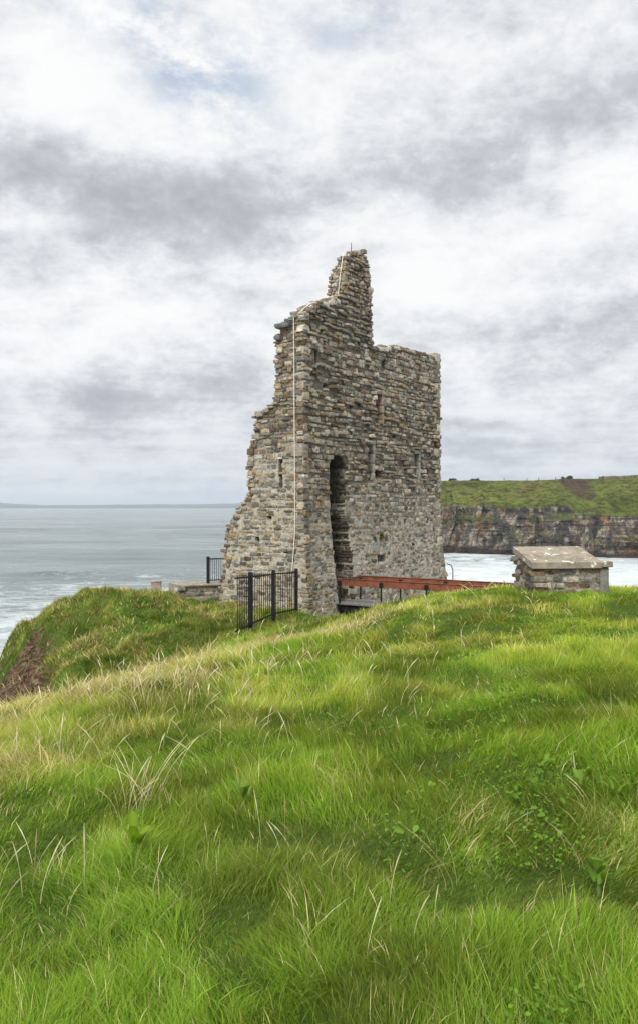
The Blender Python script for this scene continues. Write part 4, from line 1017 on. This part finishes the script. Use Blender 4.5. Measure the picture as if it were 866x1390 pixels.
# ------------------------------------------------------------------ sea
ys = np.concatenate([[-60, 0, 30], np.geomspace(45, 1500, 520), np.geomspace(1650, 60000, 26)])
xn = np.linspace(-1, 1, 361)
Xs = xn[None]*(np.maximum(ys, 120)[:, None]*.62+60); Ys = np.repeat(ys[:, None], len(xn), 1)
fade = (1-sst(600, 1500, Ys))*sst(20, 60, Ys)
Zs = .55*(fbm(Xs*.018+Ys*.004, Ys*.06, 3, 3)-.5)*2+.30*(fbm(Xs*.07, Ys*.20, 4, 3)-.5)*2
# a few long swells rolling in
for (y_, a_) in ((150, .8), (205, .7), (290, .9), (385, .8), (520, .9)):
    yy_ = Ys-(y_+22*(fbm(Xs*.012, Xs*0+y_, 7, 2)-.5)*2+Xs*.08); Zs += a_*np.exp(-(yy_/ (3+y_*.012))**2)*sst(.42, .62, fbm(Xs*.02, Xs*0+y_*3.3, 8, 2))
Zs = Zs*fade*1.5
nXs = len(xn); I, J = np.meshgrid(np.arange(len(ys)-1), np.arange(nXs-1), indexing='ij')
q = np.stack([I*nXs+J, I*nXs+J+1, (I+1)*nXs+J+1, (I+1)*nXs+J], -1).reshape(-1, 4)
tag(mesh_obj('sea', np.stack([Xs, Ys, Zs], -1).reshape(-1, 3), [q], M_SEA, None, None, True), kind='structure')

# ------------------------------------------------------------------ haze over the bay
mhz = bpy.data.materials.new('haze_air'); mhz.use_nodes = True; nt = mhz.node_tree; nt.nodes.remove(nt.nodes['Principled BSDF'])
pv = N(nt, 'ShaderNodeVolumePrincipled'); pv.inputs['Color'].default_value = (.78, .88, 1, 1); pv.inputs['Density'].default_value = 8e-5; pv.inputs['Anisotropy'].default_value = .2
L(nt, pv.outputs[0], nt.nodes['Material Output'].inputs['Volume'])
mb = MB(); mb.box((0, 8000, 73), (1, 0, 0), (0, 1, 0), (0, 0, 1), 14000, 9500, 77)
tag(mb.build('haze', mhz), 'thin pale blue air over the bay', 'haze', kind='stuff')

# ------------------------------------------------------------------ world: sky with a broken cloud deck
SUN_AZ, SUN_EL = -162.0, 44.0        # azimuth from +Y (view direction) clockwise; sun behind-left of the camera
w = bpy.data.worlds.new('World'); SC.world = w; w.use_nodes = True; nt = w.node_tree
bg = nt.nodes['Background']; tc = N(nt, 'ShaderNodeTexCoord').outputs['Generated']
dr = vmath(nt, 'NORMALIZE', tc).outputs[0]
sky = N(nt, 'ShaderNodeTexSky'); sky.sky_type = 'NISHITA'; sky.sun_disc = False; sky.sun_elevation = R(SUN_EL); sky.sun_rotation = R(SUN_AZ)
sky.altitude = 10
sx = N(nt, 'ShaderNodeSeparateXYZ'); L(nt, dr, sx.inputs[0])
zc_ = math_(nt, 'ADD', math_(nt, 'MAXIMUM', sx.outputs[2], 0), .40)
cxy = N(nt, 'ShaderNodeCombineXYZ'); L(nt, math_(nt, 'DIVIDE', sx.outputs[0], zc_), cxy.inputs[0]); L(nt, math_(nt, 'DIVIDE', sx.outputs[1], zc_), cxy.inputs[1]); cxy.inputs[2].default_value = 3.3
n1 = noise(nt, cxy.outputs[0], 2.2, 12, .66, dist=.2); n2 = noise(nt, cxy.outputs[0], 7.5, 10, .68, dist=.1)
n3 = noise(nt, vmath(nt, 'MULTIPLY', dr, (1, 1, 1.7)).outputs[0], 12, 10, .68, dist=.15)
stk = N(nt, 'ShaderNodeCombineXYZ')
az = math_(nt, 'ARCTAN2', sx.outputs[0], sx.outputs[1]); el = math_(nt, 'ARCSINE', sx.outputs[2])
wv = N(nt, 'ShaderNodeTexNoise'); wv.inputs['Scale'].default_value = 3.2; wv.inputs['Detail'].default_value = 6; wv.inputs['Roughness'].default_value = .6; L(nt, dr, wv.inputs['Vector'])
wsep = N(nt, 'ShaderNodeSeparateColor'); L(nt, wv.outputs['Color'], wsep.inputs[0])
azw = math_(nt, 'ADD', az, math_(nt, 'MULTIPLY', math_(nt, 'SUBTRACT', wsep.outputs[0], .5), .30)); elw = math_(nt, 'ADD', el, math_(nt, 'MULTIPLY', math_(nt, 'SUBTRACT', wsep.outputs[1], .5), .16))
def blob(u, v, ru, rv, amp, tilt=0):
    a0 = math.atan((u-433)/F); e0 = math.atan((688-v)/F*math.cos(a0)); ct, st_ = math.cos(tilt), math.sin(tilt)
    da = math_(nt, 'SUBTRACT', azw, a0); de = math_(nt, 'SUBTRACT', elw, e0)
    p_ = math_(nt, 'ADD', math_(nt, 'MULTIPLY', da, ct), math_(nt, 'MULTIPLY', de, st_)); q_ = math_(nt, 'SUBTRACT', math_(nt, 'MULTIPLY', de, ct), math_(nt, 'MULTIPLY', da, st_))
    p_ = math_(nt, 'MULTIPLY', p_, F/ru); q_ = math_(nt, 'MULTIPLY', q_, F/rv)
    s_ = math_(nt, 'ADD', math_(nt, 'MULTIPLY', p_, p_), math_(nt, 'MULTIPLY', q_, q_))
    return math_(nt, 'MULTIPLY', math_(nt, 'EXPONENT', math_(nt, 'MULTIPLY', s_, -1)), amp)
L(nt, math_(nt, 'MULTIPLY', az, 2.6), stk.inputs[0]); L(nt, math_(nt, 'MULTIPLY', el, 34), stk.inputs[1])
n4 = noise(nt, stk.outputs[0], 1.6, 6, .55, dist=.3)
lowm = N(nt, 'ShaderNodeMapRange'); lowm.inputs[1].default_value = .03; lowm.inputs[2].default_value = .20; lowm.inputs[3].default_value = 1.5; lowm.inputs[4].default_value = 0; L(nt, sx.outputs[2], lowm.inputs[0])
stv = math_(nt, 'MULTIPLY', math_(nt, 'SUBTRACT', n4, .47), lowm.outputs[0])
dn = math_(nt, 'ADD', math_(nt, 'MULTIPLY', math_(nt, 'SUBTRACT', n2, .5), 1.15), math_(nt, 'MULTIPLY', math_(nt, 'SUBTRACT', n3, .5), 1.25))
acc = math_(nt, 'ADD', math_(nt, 'MULTIPLY', math_(nt, 'SUBTRACT', n1, .5), 1.3), math_(nt, 'ADD', dn, stv))
for bl in [(60, 235, 230, 55, -.36, -.12), (280, 300, 170, 45, -.20, -.15), (20, 340, 150, 40, -.18), (210, 528, 200, 18, -.34), (740, 60, 180, 60, .16), (700, 330, 160, 30, .14), (790, 170, 120, 55, -.20, .2), (650, 260, 120, 30, -.08), (700, 440, 220, 22, -.12), (760, 590, 150, 16, -.30), (650, 565, 80, 10, -.28), (480, 260, 90, 40, -.15),
           (110, 110, 160, 70, .40), (430, 90, 160, 60, .26), (430, 180, 150, 36, .22), (230, 410, 230, 60, .30), (600, 390, 110, 40, .34), (830, 290, 110, 55, .36), (500, 320, 90, 30, .16), (640, 120, 60, 40, .12), (830, 400, 80, 20, .12), (200, 620, 400, 40, .12)]:
    acc = math_(nt, 'ADD', acc, blob(*bl))
acc = math_(nt, 'ADD', math_(nt, 'MULTIPLY', acc, .85), .65, clamp=True)
cl = ramp(nt, acc, [(0, (.40, .415, .46)), (.25, (.49, .505, .55)), (.45, (.60, .62, .66)), (.62, (.76, .78, .81)), (.8, (.90, .91, .925)), (1, (.985, .985, .985))])
# near the horizon clouds merge into pale bluish air
hz = N(nt, 'ShaderNodeMapRange'); hz.inputs[1].default_value = 0; hz.inputs[2].default_value = .16; hz.inputs[3].default_value = .6; hz.inputs[4].default_value = 0; L(nt, sx.outputs[2], hz.inputs[0])
cl = mixc(nt, hz.outputs[0], cl, (.60, .66, .72))
# blue hole
hole = math_(nt, 'ADD', blob(285, 85, 100, 60, 1.0, -.5), math_(nt, 'ADD', blob(500, 35, 90, 30, .6), blob(180, 25, 70, 25, .4))); hole = math_(nt, 'MULTIPLY', hole, math_(nt, 'MULTIPLY', math_(nt, 'SUBTRACT', .60, n3), 5.0, clamp=True), clamp=True)
sk = mixc(nt, 1, sky.outputs[0], (.11, .11, .11), 'MULTIPLY')
sk = mixc(nt, .65, sk, (.64, .75, .88))
cl = mixc(nt, hole, cl, sk)
# the deck is brighter overhead and around the veiled sun (outside the picture)
sd = (math.sin(R(SUN_AZ))*math.cos(R(SUN_EL)), math.cos(R(SUN_AZ))*math.cos(R(SUN_EL)), math.sin(R(SUN_EL)))
dt = vmath(nt, 'DOT_PRODUCT', dr, sd).outputs['Value']
gl = math_(nt, 'MULTIPLY', math_(nt, 'POWER', math_(nt, 'MAXIMUM', dt, 0), 3), 1.6)
zn = N(nt, 'ShaderNodeMapRange'); zn.interpolation_type = 'SMOOTHSTEP'; zn.inputs[1].default_value = .52; zn.inputs[2].default_value = .95; zn.inputs[3].default_value = 1; zn.inputs[4].default_value = 2.5; L(nt, sx.outputs[2], zn.inputs[0])
mul = math_(nt, 'ADD', gl, zn.outputs[0])
vm = N(nt, 'ShaderNodeVectorMath'); vm.operation = 'SCALE'; L(nt, cl, vm.inputs[0]); L(nt, mul, vm.inputs['Scale'])
L(nt, vm.outputs[0], bg.inputs[0]); bg.inputs[1].default_value = 1.0

sun = bpy.data.lights.new('sun', 'SUN'); sun.energy = 3.0; sun.angle = R(9); sun.color = (1, .95, .86)
so = bpy.data.objects.new('sun', sun); COL.objects.link(so)
from mathutils import Vector
so.rotation_euler = Vector(sd).to_track_quat('Z', 'Y').to_euler(); so.location = (0, 0, 60)

# ------------------------------------------------------------------ camera
cam = bpy.data.cameras.new('camera'); co = bpy.data.objects.new('camera', cam); COL.objects.link(co); SC.camera = co
co.location = (0, 0, EYE); co.rotation_euler = (R(90), 0, 0)
cam.sensor_fit = 'VERTICAL'; cam.sensor_height = 36; cam.lens = 36*F/1390; cam.shift_y = -7/1390
cam.clip_start = .05; cam.clip_end = 200000
SC.view_settings.view_transform = 'Standard'; SC.view_settings.look = 'None'; SC.view_settings.exposure = 0; SC.view_settings.gamma = 1
for o in bpy.data.objects:
    if '_b' in o: del o['_b']
